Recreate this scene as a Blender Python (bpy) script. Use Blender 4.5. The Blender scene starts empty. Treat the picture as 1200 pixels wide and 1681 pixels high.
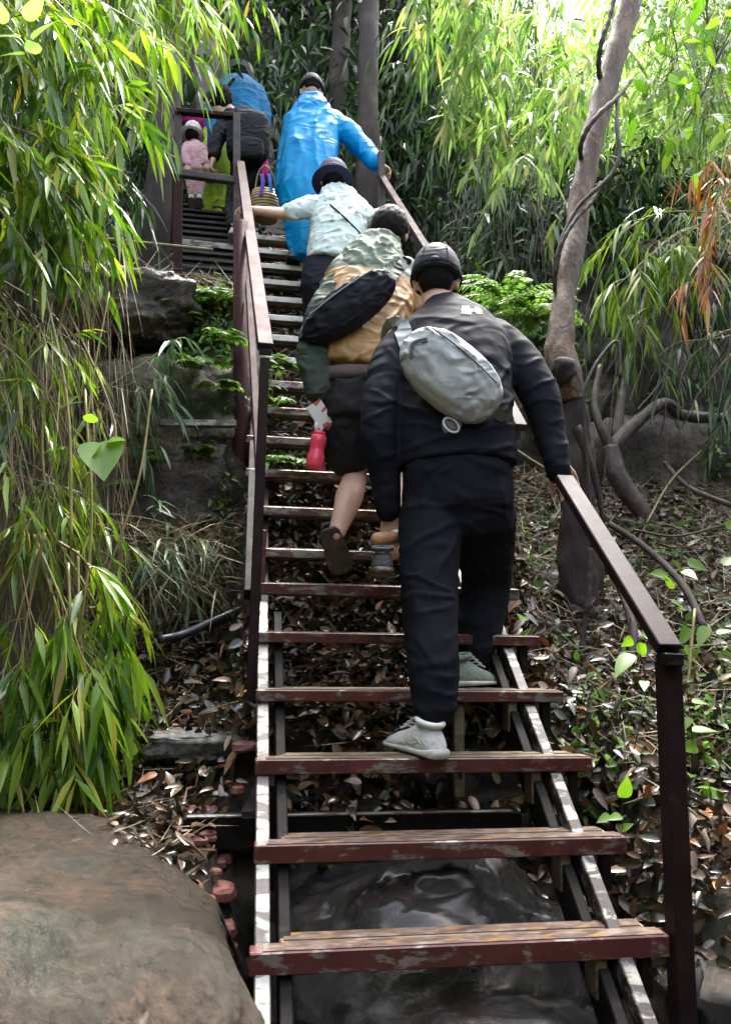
import bpy, bmesh, math, random
import numpy as np
from mathutils import Vector, Matrix, noise
from mathutils.bvhtree import BVHTree
R = math.radians
random.seed(7); RNG = np.random.default_rng(7)
sc = bpy.context.scene
C = sc.collection

# ------------------------------------------------------------ camera
CO = Vector((-0.05811, -1.91440, 0.70705))
YAW, PIT, ROL, F = 0.153264, 0.154398, 0.015877, 1300.0
fw = Vector((math.sin(YAW)*math.cos(PIT), math.cos(YAW)*math.cos(PIT), math.sin(PIT)))
r_ = Vector((math.cos(YAW), -math.sin(YAW), 0)); u_ = r_.cross(fw)
RT = math.cos(ROL)*r_ + math.sin(ROL)*u_; UP = -math.sin(ROL)*r_ + math.cos(ROL)*u_
cam = bpy.data.cameras.new('camera'); co = bpy.data.objects.new('camera', cam); C.objects.link(co)
M = Matrix((RT, UP, -fw)).transposed().to_4x4(); M.translation = CO
co.matrix_world = M
cam.sensor_fit = 'VERTICAL'; cam.sensor_height = 36.0; cam.lens = F/1681*36.0
cam.clip_start = 0.05; cam.clip_end = 500
sc.camera = co

# ------------------------------------------------------------ light
w = bpy.data.worlds.new('World'); sc.world = w; w.use_nodes = True
nt = w.node_tree; bg = nt.nodes['Background']
sky = nt.nodes.new('ShaderNodeTexSky'); sky.sky_type = 'NISHITA'; sky.sun_disc = False
SUN_EL, SUN_AZ = R(63), R(25)          # azimuth clockwise from +Y
sky.sun_elevation = SUN_EL; sky.sun_rotation = SUN_AZ
sky.air_density = 1.0; sky.dust_density = 4.0; sky.ozone_density = 0.6
hsv = nt.nodes.new('ShaderNodeHueSaturation'); hsv.inputs['Saturation'].default_value = .45
nt.links.new(sky.outputs[0], hsv.inputs['Color']); nt.links.new(hsv.outputs[0], bg.inputs[0]); bg.inputs[1].default_value = 0.15
sl = bpy.data.lights.new('sun', 'SUN'); sl.energy = 2.5; sl.angle = R(24); sl.color = (1, .97, .9)
so = bpy.data.objects.new('sun', sl); C.objects.link(so)
sd = Vector((math.sin(SUN_AZ)*math.cos(SUN_EL), math.cos(SUN_AZ)*math.cos(SUN_EL), math.sin(SUN_EL)))
so.rotation_euler = sd.to_track_quat('Z', 'Y').to_euler()
sc.view_settings.view_transform = 'Standard'; sc.view_settings.look = 'None'
sc.view_settings.gamma = 1; sc.view_settings.exposure = 2.98
sc.cycles.max_bounces = 8; sc.cycles.diffuse_bounces = 3; sc.cycles.glossy_bounces = 3
sc.cycles.transmission_bounces = 4; sc.cycles.use_denoising = True
try: sc.cycles.sample_clamp_indirect = 6
except Exception: pass

# a pixel of the photograph seen at a known forward distance y (or side x, height z) of the place
def at(px, py, Y=None, X=None, Z=None):
    v = fw + RT*((px-600)/F) + UP*((840.5-py)/F)
    if Y is not None: t = (Y-CO.y)/v.y
    elif X is not None: t = (X-CO.x)/v.x
    else: t = (Z-CO.z)/v.z
    return CO + v*t

# ------------------------------------------------------------ mesh helpers
class MB:
    def __init__(s): s.v = []; s.f = []
    def add(s, vs, fs):
        n = len(s.v); s.v += [tuple(q) for q in vs]; s.f += [tuple(i+n for i in q) for q in fs]; return s
    def join(s, o): return s.add(o.v, o.f)

def frame(d, up=(0, 0, 1)):
    d = Vector(d).normalized(); up = Vector(up)
    if abs(d.dot(up.normalized())) > .98: up = Vector((0, 1, 0)) if abs(d.y) < .9 else Vector((1, 0, 0))
    s = d.cross(up).normalized(); return d, s, s.cross(d).normalized()

def bar(p0, p1, w, h, up=(0, 0, 1), ch=.003, mb=None):
    """chamfered rectangular bar; w across, h along up"""
    mb = mb or MB(); p0, p1 = Vector(p0), Vector(p1); d, s, u = frame(p1-p0, up)
    a, b = w/2, h/2; c = min(ch, a*.6, b*.6)
    prof = [(-a+c, -b), (a-c, -b), (a, -b+c), (a, b-c), (a-c, b), (-a+c, b), (-a, b-c), (-a, -b+c)]
    L = (p1-p0).length; k = min(c, L*.2)
    vs = []
    for q, sh in ((0, 1), (k, 0), (L-k, 0), (L, 1)):
        for x, y in prof:
            f = 1-sh*c/max(a, b)*.8
            vs.append(p0+d*q+s*x*f+u*y*f)
    fs = []
    for r in range(3):
        for i in range(8):
            j = (i+1) % 8; fs.append((r*8+i, r*8+j, r*8+8+j, r*8+8+i))
    fs.append(tuple(range(7, -1, -1))); fs.append(tuple(range(24, 32)))
    return mb.add(vs, fs)

def tube(pts, rad, n=8, mb=None, rough=0, flat=1.0, up=(0, 0, 1)):
    mb = mb or MB(); pts = [Vector(p) for p in pts]
    if not hasattr(rad, '__len__'): rad = [rad]*len(pts)
    vs = []; m = len(pts); s0 = None
    for i, p in enumerate(pts):
        d = (pts[min(i+1, m-1)]-pts[max(i-1, 0)]).normalized()
        if s0 is None: _, s0, u0 = frame(d, up)
        else:
            s0 = (s0-d*s0.dot(d)).normalized(); u0 = s0.cross(d)
        for k in range(n):
            a = 2*math.pi*k/n; rr = rad[i]*(1+(random.uniform(-rough, rough) if rough else 0))
            vs.append(p+s0*math.cos(a)*rr+u0*math.sin(a)*rr*flat)
    fs = [(i*n+k, i*n+(k+1) % n, (i+1)*n+(k+1) % n, (i+1)*n+k) for i in range(m-1) for k in range(n)]
    fs.append(tuple(range(n-1, -1, -1))); fs.append(tuple(range((m-1)*n, m*n)))
    return mb.add(vs, fs)

def spline(pts, n):
    pts = [Vector(p) for p in pts]; P = [pts[0]*2-pts[1]]+pts+[pts[-1]*2-pts[-2]]; out = []
    m = len(pts)-1
    for i in range(n+1):
        t = i/n*m; k = min(int(t), m-1); t -= k
        a, b, c, d = P[k:k+4]
        out.append(.5*((2*b)+(c-a)*t+(2*a-5*b+4*c-d)*t*t+(3*b-a-3*c+d)*t**3))
    return out

def capsule(pts, rad, n=14, flat=1.0, up=(0, 0, 1), mb=None, seg=None):
    """limb with rounded ends through pts"""
    pts = [Vector(p) for p in pts]; rad = list(rad) if hasattr(rad, '__len__') else [rad]*len(pts)
    if seg:
        q = spline(pts, seg); rr = [np.interp(i/seg*(len(pts)-1), range(len(pts)), rad) for i in range(seg+1)]
        pts, rad = q, rr
    d0 = (pts[0]-pts[1]).normalized(); d1 = (pts[-1]-pts[-2]).normalized()
    A = []; B = []
    for a in (.98, .8, .5): A.append((pts[0]+d0*rad[0]*a, rad[0]*math.sqrt(1-a*a)))
    for a in (.5, .8, .98): B.append((pts[-1]+d1*rad[-1]*a, rad[-1]*math.sqrt(1-a*a)))
    P = [a for a, _ in A]+pts+[b for b, _ in B]; Q = [b for _, b in A]+rad+[b for _, b in B]
    return tube(P, Q, n, mb, 0, flat, up)

def ellip(c, rx, ry, rz, axes=None, nu=16, nv=10, mb=None, pw=1.0):
    mb = mb or MB(); c = Vector(c); X, Y, Z = axes or (Vector((1, 0, 0)), Vector((0, 1, 0)), Vector((0, 0, 1)))
    g = lambda q: math.copysign(abs(q)**pw, q)
    vs = [c-Z*rz]
    for j in range(1, nv):
        a = -math.pi/2+math.pi*j/nv
        for i in range(nu):
            b = 2*math.pi*i/nu
            vs.append(c+X*rx*g(math.cos(b))*g(math.cos(a))+Y*ry*g(math.sin(b))*g(math.cos(a))+Z*rz*g(math.sin(a)))
    vs.append(c+Z*rz); fs = []
    for i in range(nu):
        fs.append((0, 1+(i+1) % nu, 1+i)); t = 1+(nv-2)*nu
        fs.append((t+i, t+(i+1) % nu, len(vs)-1))
    for j in range(nv-2):
        for i in range(nu):
            fs.append((1+j*nu+i, 1+j*nu+(i+1) % nu, 1+(j+1)*nu+(i+1) % nu, 1+(j+1)*nu+i))
    return mb.add(vs, fs)

def loft(rings, mb=None):
    """rings of equal counts, closed with caps"""
    mb = mb or MB(); n = len(rings[0]); vs = [p for r in rings for p in r]; m = len(rings)
    fs = [(i*n+k, i*n+(k+1) % n, (i+1)*n+(k+1) % n, (i+1)*n+k) for i in range(m-1) for k in range(n)]
    fs.append(tuple(range(n-1, -1, -1))); fs.append(tuple(range((m-1)*n, m*n)))
    return mb.add(vs, fs)

def ring(c, X, Y, rx, ry, n=28, pw=.85):
    g = lambda q: math.copysign(abs(q)**pw, q)
    return [Vector(c)+X*rx*g(math.cos(2*math.pi*k/n))+Y*ry*g(math.sin(2*math.pi*k/n)) for k in range(n)]

def origin(o):
    p = Vector((0, 0, 0))
    while o is not None: p += o.location; o = o.parent
    return p

def mesh_from(name, v, f, smooth=False):
    me = bpy.data.meshes.new(name)
    v = np.asarray(v, dtype=np.float32)
    if isinstance(f, np.ndarray):
        k = f.shape[1]; me.vertices.add(len(v)); me.vertices.foreach_set('co', v.ravel())
        me.loops.add(f.size); me.polygons.add(len(f))
        me.loops.foreach_set('vertex_index', f.astype(np.int32).ravel())
        me.polygons.foreach_set('loop_start', np.arange(0, f.size, k, dtype=np.int32))
        me.polygons.foreach_set('loop_total', np.full(len(f), k, dtype=np.int32))
        me.update(calc_edges=True)
    else:
        me.from_pydata([tuple(map(float, q)) for q in v], [], f); me.update()
    if smooth: me.polygons.foreach_set('use_smooth', [True]*len(me.polygons))
    return me

def obj(name, mb, mat, parent=None, smooth=False, label=None, fixn=False):
    v, f = (mb.v, mb.f) if isinstance(mb, MB) else mb
    v = np.array([tuple(q) for q in v], dtype=np.float64) if not isinstance(v, np.ndarray) else v
    if parent is not None: v = v-np.array(origin(parent))
    me = mesh_from(name, v, f, smooth)
    if fixn:
        bm = bmesh.new(); bm.from_mesh(me); bmesh.ops.recalc_face_normals(bm, faces=bm.faces); bm.to_mesh(me); bm.free()
    me.materials.append(mat)
    o = bpy.data.objects.new(name, me); C.objects.link(o)
    if parent is not None: o.parent = parent
    if label: o['label'] = label
    return o

def tag(o, label, cat, group=None):
    o['label'] = label; o['category'] = cat
    if group: o['group'] = group
    return o
def thing(name, label, cat, loc, group=None):
    o = bpy.data.objects.new(name, None); C.objects.link(o); o.location = Vector(loc); o.empty_display_size = .1
    return tag(o, label, cat, group)
def kind(o, k): o['kind'] = k; return o

def fuse(mb, voxel, smooth=4, fold=None):
    """union of closed pieces as one continuous surface"""
    me = mesh_from('tmp', [tuple(q) for q in mb.v], mb.f)
    o = bpy.data.objects.new('tmp', me); C.objects.link(o)
    m = o.modifiers.new('r', 'REMESH'); m.mode = 'VOXEL'; m.voxel_size = voxel
    if smooth:
        s = o.modifiers.new('s', 'SMOOTH'); s.iterations = smooth; s.factor = .5
    dg = bpy.context.evaluated_depsgraph_get(); dg.update()
    e = o.evaluated_get(dg).to_mesh()
    n = len(e.vertices); v = np.empty(n*3); e.vertices.foreach_get('co', v); v = v.reshape(-1, 3)
    nn = np.empty(n*3); e.vertices.foreach_get('normal', nn); nn = nn.reshape(-1, 3)
    fs = np.empty(len(e.loops), dtype=np.int32); e.loops.foreach_get('vertex_index', fs)
    f = fs.reshape(-1, 4)
    o.evaluated_get(dg).to_mesh_clear(); bpy.data.objects.remove(o); bpy.data.meshes.remove(me)
    if fold is not None: v = v+nn*np.array([fold(Vector(q)) for q in v])[:, None]
    return v, f

def bvh(o):
    off = origin(o)
    me = o.data
    return BVHTree.FromPolygons([Vector(q.co)+off for q in me.vertices], [tuple(p.vertices) for p in me.polygons])
def pick(tree, px, py):
    v = (fw + RT*((px-600)/F) + UP*((840.5-py)/F)).normalized()
    return tree.ray_cast(CO, v)

# ------------------------------------------------------------ materials
def mat(name):
    m = bpy.data.materials.new(name); m.use_nodes = True; t = m.node_tree
    return m, t, t.nodes['Principled BSDF'], t.nodes['Material Output']
def N(t, typ, **kw):
    n = t.nodes.new(typ)
    for k, v in kw.items():
        if k in n.inputs: n.inputs[k].default_value = v
        else: setattr(n, k, v)
    return n
def ramp(t, src, stops):
    r = t.nodes.new('ShaderNodeValToRGB'); e = r.color_ramp.elements
    e[0].position, e[0].color = stops[0][0], (*stops[0][1], 1)
    e[1].position, e[1].color = stops[-1][0], (*stops[-1][1], 1)
    for p, c in stops[1:-1]:
        x = e.new(p); x.color = (*c, 1)
    t.links.new(src, r.inputs[0]); return r
def coords(t, scale=(1, 1, 1), gen='Object'):
    tc = t.nodes.new('ShaderNodeTexCoord'); mp = t.nodes.new('ShaderNodeMapping'); mp.inputs['Scale'].default_value = scale
    t.links.new(tc.outputs[gen], mp.inputs[0]); return mp.outputs[0]
def nz(t, vec, scale, detail=6, rough=.6, dist=0):
    n = N(t, 'ShaderNodeTexNoise', Scale=scale, Detail=detail, Roughness=rough, Distortion=dist)
    t.links.new(vec, n.inputs['Vector']); return n.outputs[0]
def bump(t, p, h, strength=.3, dist=.01, prev=None):
    b = N(t, 'ShaderNodeBump', Strength=strength, Distance=dist); t.links.new(h, b.inputs['Height'])
    if prev: t.links.new(prev.outputs[0], b.inputs['Normal'])
    t.links.new(b.outputs[0], p.inputs['Normal']); return b
def mixc(t, fac, a, b, typ='MIX'):
    m = t.nodes.new('ShaderNodeMix'); m.data_type = 'RGBA'; m.blend_type = typ
    for i, x in ((0, fac), (6, a), (7, b)):
        if isinstance(x, (int, float)): m.inputs[i].default_value = x
        elif isinstance(x, tuple): m.inputs[i].default_value = (*x, 1)
        else: t.links.new(x, m.inputs[i])
    return m.outputs[2]

def leaf_mat(name, stops, trans=.45, rough=.32, tint=1.6):
    m, t, p, out = mat(name)
    g = t.nodes.new('ShaderNodeNewGeometry')
    r = ramp(t, g.outputs['Random Per Island'], stops)
    n = nz(t, coords(t), 3.0, 2); c = mixc(t, n, r.outputs[0], mixc(t, .45, r.outputs[0], (.02, .05, .01)))
    t.links.new(c, p.inputs['Base Color']); p.inputs['Roughness'].default_value = rough
    p.inputs['Specular IOR Level'].default_value = .6
    tr = t.nodes.new('ShaderNodeBsdfTranslucent')
    hs = N(t, 'ShaderNodeHueSaturation', Saturation=1.1, Value=tint); t.links.new(c, hs.inputs['Color'])
    t.links.new(hs.outputs[0], tr.inputs[0])
    mx = t.nodes.new('ShaderNodeMixShader'); mx.inputs[0].default_value = trans
    t.links.new(p.outputs[0], mx.inputs[1]); t.links.new(tr.outputs[0], mx.inputs[2]); t.links.new(mx.outputs[0], out.inputs[0])
    return m

def simple(name, stops, scale=4, rough=(.5, .8), bs=.3, bd=.01, sc3=(1, 1, 1), spec=.5, metal=0, bscale=None, detail=8, dist=0):
    m, t, p, out = mat(name); v = coords(t, sc3)
    n = nz(t, v, scale, detail, .62, dist); r = ramp(t, n, stops); t.links.new(r.outputs[0], p.inputs['Base Color'])
    n2 = nz(t, v, scale*.7+1, 5); mr = N(t, 'ShaderNodeMapRange'); mr.inputs[1].default_value = .35; mr.inputs[2].default_value = .65
    mr.inputs[3].default_value = rough[0]; mr.inputs[4].default_value = rough[1]
    t.links.new(n2, mr.inputs[0]); t.links.new(mr.outputs[0], p.inputs['Roughness'])
    p.inputs['Specular IOR Level'].default_value = spec; p.inputs['Metallic'].default_value = metal
    if bs: bump(t, p, nz(t, v, bscale or scale*4, 8), bs, bd)
    return m

# ---- materials of the place
def metal_paint(name, paint, steel, amount=.5, rough=.3, met=.55):
    m, t, p, out = mat(name); v = coords(t, (3, 8, 8))
    n = nz(t, v, 3.2, 9, .68, .4)
    k = ramp(t, n, [(amount-.03, (0, 0, 0)), (amount+.03, (1, 1, 1))])
    n2 = nz(t, coords(t), 14, 6)
    dirt = ramp(t, n2, [(.3, (.35, .3, .27)), (.7, (1, 1, 1))])
    c = mixc(t, k.outputs[0], paint, steel)
    c = mixc(t, .7, c, mixc(t, 1.0, c, dirt.outputs[0], 'MULTIPLY'))
    t.links.new(c, p.inputs['Base Color'])
    mt = N(t, 'ShaderNodeMath', operation='MULTIPLY'); t.links.new(k.outputs[0], mt.inputs[0]); mt.inputs[1].default_value = met; p.inputs['Specular IOR Level'].default_value = .5 if met else .12
    t.links.new(mt.outputs[0], p.inputs['Metallic'])
    mr = N(t, 'ShaderNodeMapRange'); mr.inputs[3].default_value = rough-.1; mr.inputs[4].default_value = rough+.25
    t.links.new(n2, mr.inputs[0]); t.links.new(mr.outputs[0], p.inputs['Roughness'])
    bump(t, p, n, .25, .004); return m
MAROON = metal_paint('maroon_paint', (.10, .024, .022), (.3, .28, .25), .56)
MAROON2 = metal_paint('maroon_rail_paint', (.055, .022, .025), (.09, .05, .05), .70, .6, 0)
MAROON3 = metal_paint('worn_maroon_tread', (.15, .06, .055), (.4, .37, .33), .5, .4)
PALEST = metal_paint('pale_scuffed_tread', (.3, .25, .22), (.5, .48, .44), .42, .4)
BROWNP = metal_paint('dark_brown_rail_paint', (.026, .013, .014), (.05, .03, .03), .66, .42, 0)
GREYP = metal_paint('grey_weathered_rail', (.11, .10, .105), (.2, .2, .2), .66, .5, 0)
SCUFF = metal_paint('scuffed_rusty_stringer', (.04, .025, .02), (.34, .34, .31), .54, .4)
GALV = metal_paint('bare_galvanised_steel', (.09, .07, .06), (.36, .36, .33), .49, .35)
RUST = metal_paint('rusty_steel', (.12, .08, .045), (.24, .2, .13), .5, .5)
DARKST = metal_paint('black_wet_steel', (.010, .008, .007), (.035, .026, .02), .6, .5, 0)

def tread_top():
    m, t, p, out = mat('hazard_striped_tread')
    tc = t.nodes.new('ShaderNodeTexCoord'); sp = t.nodes.new('ShaderNodeSeparateXYZ'); t.links.new(tc.outputs['Object'], sp.inputs[0])
    a = N(t, 'ShaderNodeMath', operation='MULTIPLY_ADD'); t.links.new(sp.outputs[1], a.inputs[0]); a.inputs[1].default_value = -2.2; t.links.new(sp.outputs[0], a.inputs[2])
    b = N(t, 'ShaderNodeMath', operation='MULTIPLY'); t.links.new(a.outputs[0], b.inputs[0]); b.inputs[1].default_value = 7.5
    f = N(t, 'ShaderNodeMath', operation='FRACT'); t.links.new(b.outputs[0], f.inputs[0])
    s = ramp(t, f.outputs[0], [(.44, (.22, .11, .025)), (.5, (.035, .028, .025))])
    n = nz(t, coords(t, (4, 10, 10)), 2.2, 8, .7, .5)
    k = ramp(t, n, [(.36, (0, 0, 0)), (.5, (1, 1, 1))])
    wr = ramp(t, nz(t, coords(t, (5, 9, 9)), 5, 8), [(.3, (.045, .028, .022)), (.5, (.11, .068, .052)), (.75, (.22, .19, .17))])
    c = mixc(t, k.outputs[0], s.outputs[0], wr.outputs[0])
    t.links.new(c, p.inputs['Base Color']); p.inputs['Roughness'].default_value = .38
    bump(t, p, n, .3, .004); return m
HAZ = tread_top()
SOIL = simple('leaf_strewn_soil', [(.3, (.018, .012, .008)), (.5, (.05, .028, .018)), (.7, (.1, .055, .035))], 5, (.45, .9), .8, .03)
WETROCK = None
def rock_mat(name, stops, scale, rough, bs=.5, moss=None, bands=False, spec=.5, bd=.02, puddle=None):
    m, t, p, out = mat(name); v = coords(t)
    n = nz(t, v, scale, 9, .65, .3)
    c = ramp(t, n, stops).outputs[0]
    if bands:
        n3 = nz(t, coords(t, (1.2, 1.2, 5)), 1.6, 7, .6, .8)
        k = ramp(t, n3, [(.42, (0, 0, 0)), (.6, (1, 1, 1))]); c = mixc(t, k.outputs[0], c, bands)
    if moss:
        k = ramp(t, nz(t, v, scale*1.3+1, 7), [(.52, (0, 0, 0)), (.68, (1, 1, 1))]); c = mixc(t, k.outputs[0], c, moss)
    fine = ramp(t, nz(t, v, 38, 8, .75), [(.38, (.15, .15, .14)), (.62, (1.8, 1.8, 1.8))])
    c = mixc(t, .8, c, mixc(t, 1.0, c, fine.outputs[0], 'MULTIPLY'))
    t.links.new(c, p.inputs['Base Color'])
    k2 = ramp(t, nz(t, v, (puddle or 1.4), 4), [(.4, (rough[0],)*3), (.62, (rough[1],)*3)])
    t.links.new(k2.outputs[0], p.inputs['Roughness']); p.inputs['Coat Weight'].default_value = .6 if rough[0] < .1 else 0; p.inputs['Coat Roughness'].default_value = .24; p.inputs['Specular IOR Level'].default_value = spec
    b1 = bump(t, p, nz(t, v, scale*2, 10, .65), bs, bd)
    b2 = bump(t, p, nz(t, v, 34, 10, .8), min(1, bs), .012, b1); return m
BOULDER = rock_mat('wet_brown_boulder_rock', [(.3, (.010, .008, .005)), (.5, (.028, .021, .013)), (.7, (.055, .042, .027))], 2.2, (.16, .5), .9, moss=(.02, .021, .009), bands=(.058, .034, .020), puddle=3.4, spec=.45, bd=.06)
BLACKROCK = rock_mat('wet_dark_rock', [(.3, (.006, .006, .006)), (.5, (.022, .018, .015)), (.66, (.075, .038, .022))], 3.0, (.08, .4), 1.0, spec=.8, bd=.05, puddle=3)
CLIFF = rock_mat('grey_cliff_rock', [(.34, (.025, .017, .012)), (.5, (.12, .088, .066)), (.66, (.25, .2, .16))], 2.4, (.35, .8), .9, moss=(.03, .045, .015), bands=(.045, .034, .03), bd=.05)
SLAB = rock_mat('grey_slab_rock', [(.3, (.07, .065, .06)), (.7, (.16, .15, .14))], 6, (.3, .6), .7)
BRICK = simple('red_broken_stone', [(.3, (.12, .035, .025)), (.7, (.3, .12, .09))], 9, (.4, .8), .5)

# ---- stairs surface and terrain
RA, UA = 0.20416, 0.17840
def zstair(y):
    y = np.asarray(y, float)
    return np.where(y < 1.1, y/RA*UA, np.where(y < 3.5, 1.0416+(y-1.226)/.1816*.1972, 3.51+(y-3.5)*.93))
def sst(a, b, x):
    t = np.clip((x-a)/(b-a), 0, 1); return t*t*(3-2*t)
def hash_noise(x, y, s, seed):
    """smooth value noise on arrays"""
    rng = np.random.default_rng(seed); T = rng.random((64, 64)); X, Y = x*s, y*s
    xi, yi = np.floor(X).astype(int), np.floor(Y).astype(int); fx, fy = X-xi, Y-yi
    fx, fy = fx*fx*(3-2*fx), fy*fy*(3-2*fy); g = lambda a, b: T[a % 64, b % 64]
    return (g(xi, yi)*(1-fx)+g(xi+1, yi)*fx)*(1-fy)+(g(xi, yi+1)*(1-fx)+g(xi+1, yi+1)*fx)*fy-.5
def fbm(x, y, s, seed, o=5):
    return sum(hash_noise(x, y, s*2**i, seed+i)*.5**i for i in range(o))
def H(x, y):
    x = np.asarray(x, float); y = np.asarray(y, float)
    mid = zstair(np.clip(y, -9, 9))-.30-.12*sst(.2, -.2, y)
    mid = mid-.5*sst(.80, .5, y)
    mid = np.where(y < -.2, np.minimum(mid, -.35+.35*(y+.2)), mid); mid = np.maximum(mid, -1.15)
    # left bank: low shelf, cliff, ledge, slope
    xl = x+.12*fbm(y, x*.3, 1.3, 40)
    low = .12+(y-.75)*.62*sst(.5, .9, y)-(1-sst(-.6, .6, y))*.5
    low = np.minimum(low, 1.0+.1*(y-1.8))
    yc = y-.12*fbm(x, y*0, 1.7, 11)*2
    cliff = low+sst(1.88, 2.22, yc)*(2.52-low)
    led = 2.52+(y-2.2)*.36+.05*fbm(x, y, 4, 31)
    left = np.where(yc > 2.2, led+np.maximum(0, y-3.4)*.45, cliff)
    left = left+sst(-1.0, -2.0, x)*sst(.6, 1.6, y)*1.2
    # right bank
    right = -.12+y*.66+.12*sst(1.3, 2.2, x)+sst(2.7, 3.15, y+.25*fbm(x, y, 1.2, 21)+.25*(x-2))*1.5*sst(1.15, 1.8, x)+.10*fbm(x, y, 2.2, 61)
    right = np.where(y < -.1, np.minimum(right, -.18+.5*(y+.1)), right); right = np.maximum(right, -1.15)
    wl = sst(.02, -.14, xl); wr = sst(1.0, 1.3, x)
    z = mid*(1-wl-wr)+left*wl+right*wr
    z = z+3.6*sst(5.4, 7.6, y+.5*fbm(x, y, .7, 8))*(1-.8*sst(1.6, 3.6, x))
    z = np.minimum(z, 13+0*y)
    z = np.where(y > 7.6, np.minimum(z, 13-2.5*sst(1.6, 3.6, x)), z)
    z = z+.05*fbm(x, y, 3, 3)+.022*fbm(x, y, 11, 5, 4)
    far = np.maximum(abs(x)-9, 0)+np.maximum(y-14, 0)
    return z+0*far

def terrain():
    def axis(segs):
        out = []
        for a, b, s in segs: out += list(np.arange(a, b, s))
        return np.array(out+[segs[-1][1]])
    xs = axis([(-120, -20, 12), (-20, -5, 1), (-5, -1.6, .12), (-1.6, 2.6, .028), (2.6, 5, .08), (5, 20, 1), (20, 120, 12)])
    ys = axis([(-120, -20, 12), (-20, -3, 1), (-3, -.6, .12), (-.6, 3.6, .028), (3.6, 7, .09), (7, 20, .6), (20, 160, 12)])
    X, Y = np.meshgrid(xs, ys); Z = H(X, Y)
    # sideways displacement on the steep faces gives them ledges and overhangs
    Z0 = Z; gx = np.gradient(Z, xs, axis=1); gy = np.gradient(Z, ys, axis=0); st = np.clip(np.hypot(gx, gy)-1.2, 0, 2.5)/2.5
    ov = fbm(Z*1.0, X*.5, 3.2, 77, 5)
    ov2 = np.abs(fbm(Z*2.2, X*.9, 3.0, 177, 5)); Yd = Y-ov*.34*st+ov2*.16*st; Xd = X+fbm(Z, Y, 4, 97, 4)*.12*st
    v = np.stack([Xd, Yd, Z], -1).reshape(-1, 3)
    nx, ny = len(xs), len(ys); i = np.arange(nx*ny).reshape(ny, nx)
    f = np.stack([i[:-1, :-1], i[:-1, 1:], i[1:, 1:], i[1:, :-1]], -1).reshape(-1, 4)
    m, t, p, out = mat('hillside'); vec = coords(t)
    soil = ramp(t, nz(t, vec, 6, 10, .7), [(.3, (.008, .004, .003)), (.5, (.035, .015, .009)), (.72, (.11, .048, .026))])
    rock = ramp(t, nz(t, coords(t, (1, 1, 2.6)), 2.4, 10, .68, .6), [(.36, (.008, .006, .005)), (.5, (.10, .08, .066)), (.64, (.28, .24, .205))])
    mossk = ramp(t, nz(t, vec, 3.3, 7), [(.52, (0, 0, 0)), (.66, (1, 1, 1))])
    rk = mixc(t, mossk.outputs[0], rock.outputs[0], (.03, .042, .014))
    g = t.nodes.new('ShaderNodeNewGeometry'); sp = t.nodes.new('ShaderNodeSeparateXYZ'); t.links.new(g.outputs['True Normal'], sp.inputs[0])
    k = ramp(t, sp.outputs[2], [(.45, (1, 1, 1)), (.66, (0, 0, 0))])
    c = mixc(t, k.outputs[0], soil.outputs[0], rk); t.links.new(c, p.inputs['Base Color'])
    rr = ramp(t, nz(t, vec, 2, 5), [(.35, (.35,)*3), (.65, (.85,)*3)]); t.links.new(rr.outputs[0], p.inputs['Roughness'])
    b1 = bump(t, p, nz(t, coords(t, (1, 1, 2.4)), 5, 12, .75, .5), 1.0, .12); bump(t, p, nz(t, vec, 30, 10, .75), .9, .02, b1)
    o = obj('hillside_ground', (v, f), m, None, True); kind(o, 'structure'); return o
GROUND = terrain()

def boulder(name, c, r, label, mt, seed, n=96, amp=.12, pw=.8, rot=0):
    """squashed, fissured stone"""
    mb = ellip((0, 0, 0), 1, 1, 1, nu=n, nv=n//2, pw=pw); v = np.array([tuple(q) for q in mb.v])
    out = []
    cr, sr = math.cos(rot), math.sin(rot)
    for q in v:
        p = Vector(q)*1.3+Vector((seed*3.1, seed, 0))
        d = noise.fractal(p, .9, 2.1, 6)*amp+noise.fractal(p*4, .8, 2.1, 4)*amp*.16
        q = q*(1+d); x, y, z = q[0]*r[0], q[1]*r[1], q[2]*r[2]
        out.append((c[0]+x*cr-y*sr, c[1]+x*sr+y*cr, c[2]+z))
    mb.v = out; o = obj(name, mb, mt, None, True); return tag(o, label, 'rock')

boulder('boulder', (-1.08, .03, -.585), (1.04, 1.12, .78), 'huge flat wet brown boulder left of the lowest steps', BOULDER, 3, 240, .11, .48, .0)
boulder('boulder', (.50, .49, -.46), (.50, .40, .54), 'dark wet rounded boulder underneath the two lowest treads', BLACKROCK, 5, 140, .14, .7)
boulder('boulder', (.50, .02, -.58), (.52, .46, .40), 'black wet boulder below the bottom tread', BLACKROCK, 8, 130, .14, .7)
boulder('rock_slab', (-.17, 1.00, .32), (.18, .12, .045), 'cracked flat grey stone slab at the foot of the left post', SLAB, 11, 70, .28, .35, -.12)
boulder('rock', (1.62, -.02, -.28), (.52, .36, .2), 'blue grey flat rock at the foot of the right bank', BLACKROCK, 14, 50, .2, .6)
boulder('rock', (2.35, 2.62, 1.75), (.42, .3, .34), 'smooth dark grey rock behind the crooked branch', CLIFF, 17, 60, .15, .8)

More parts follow.
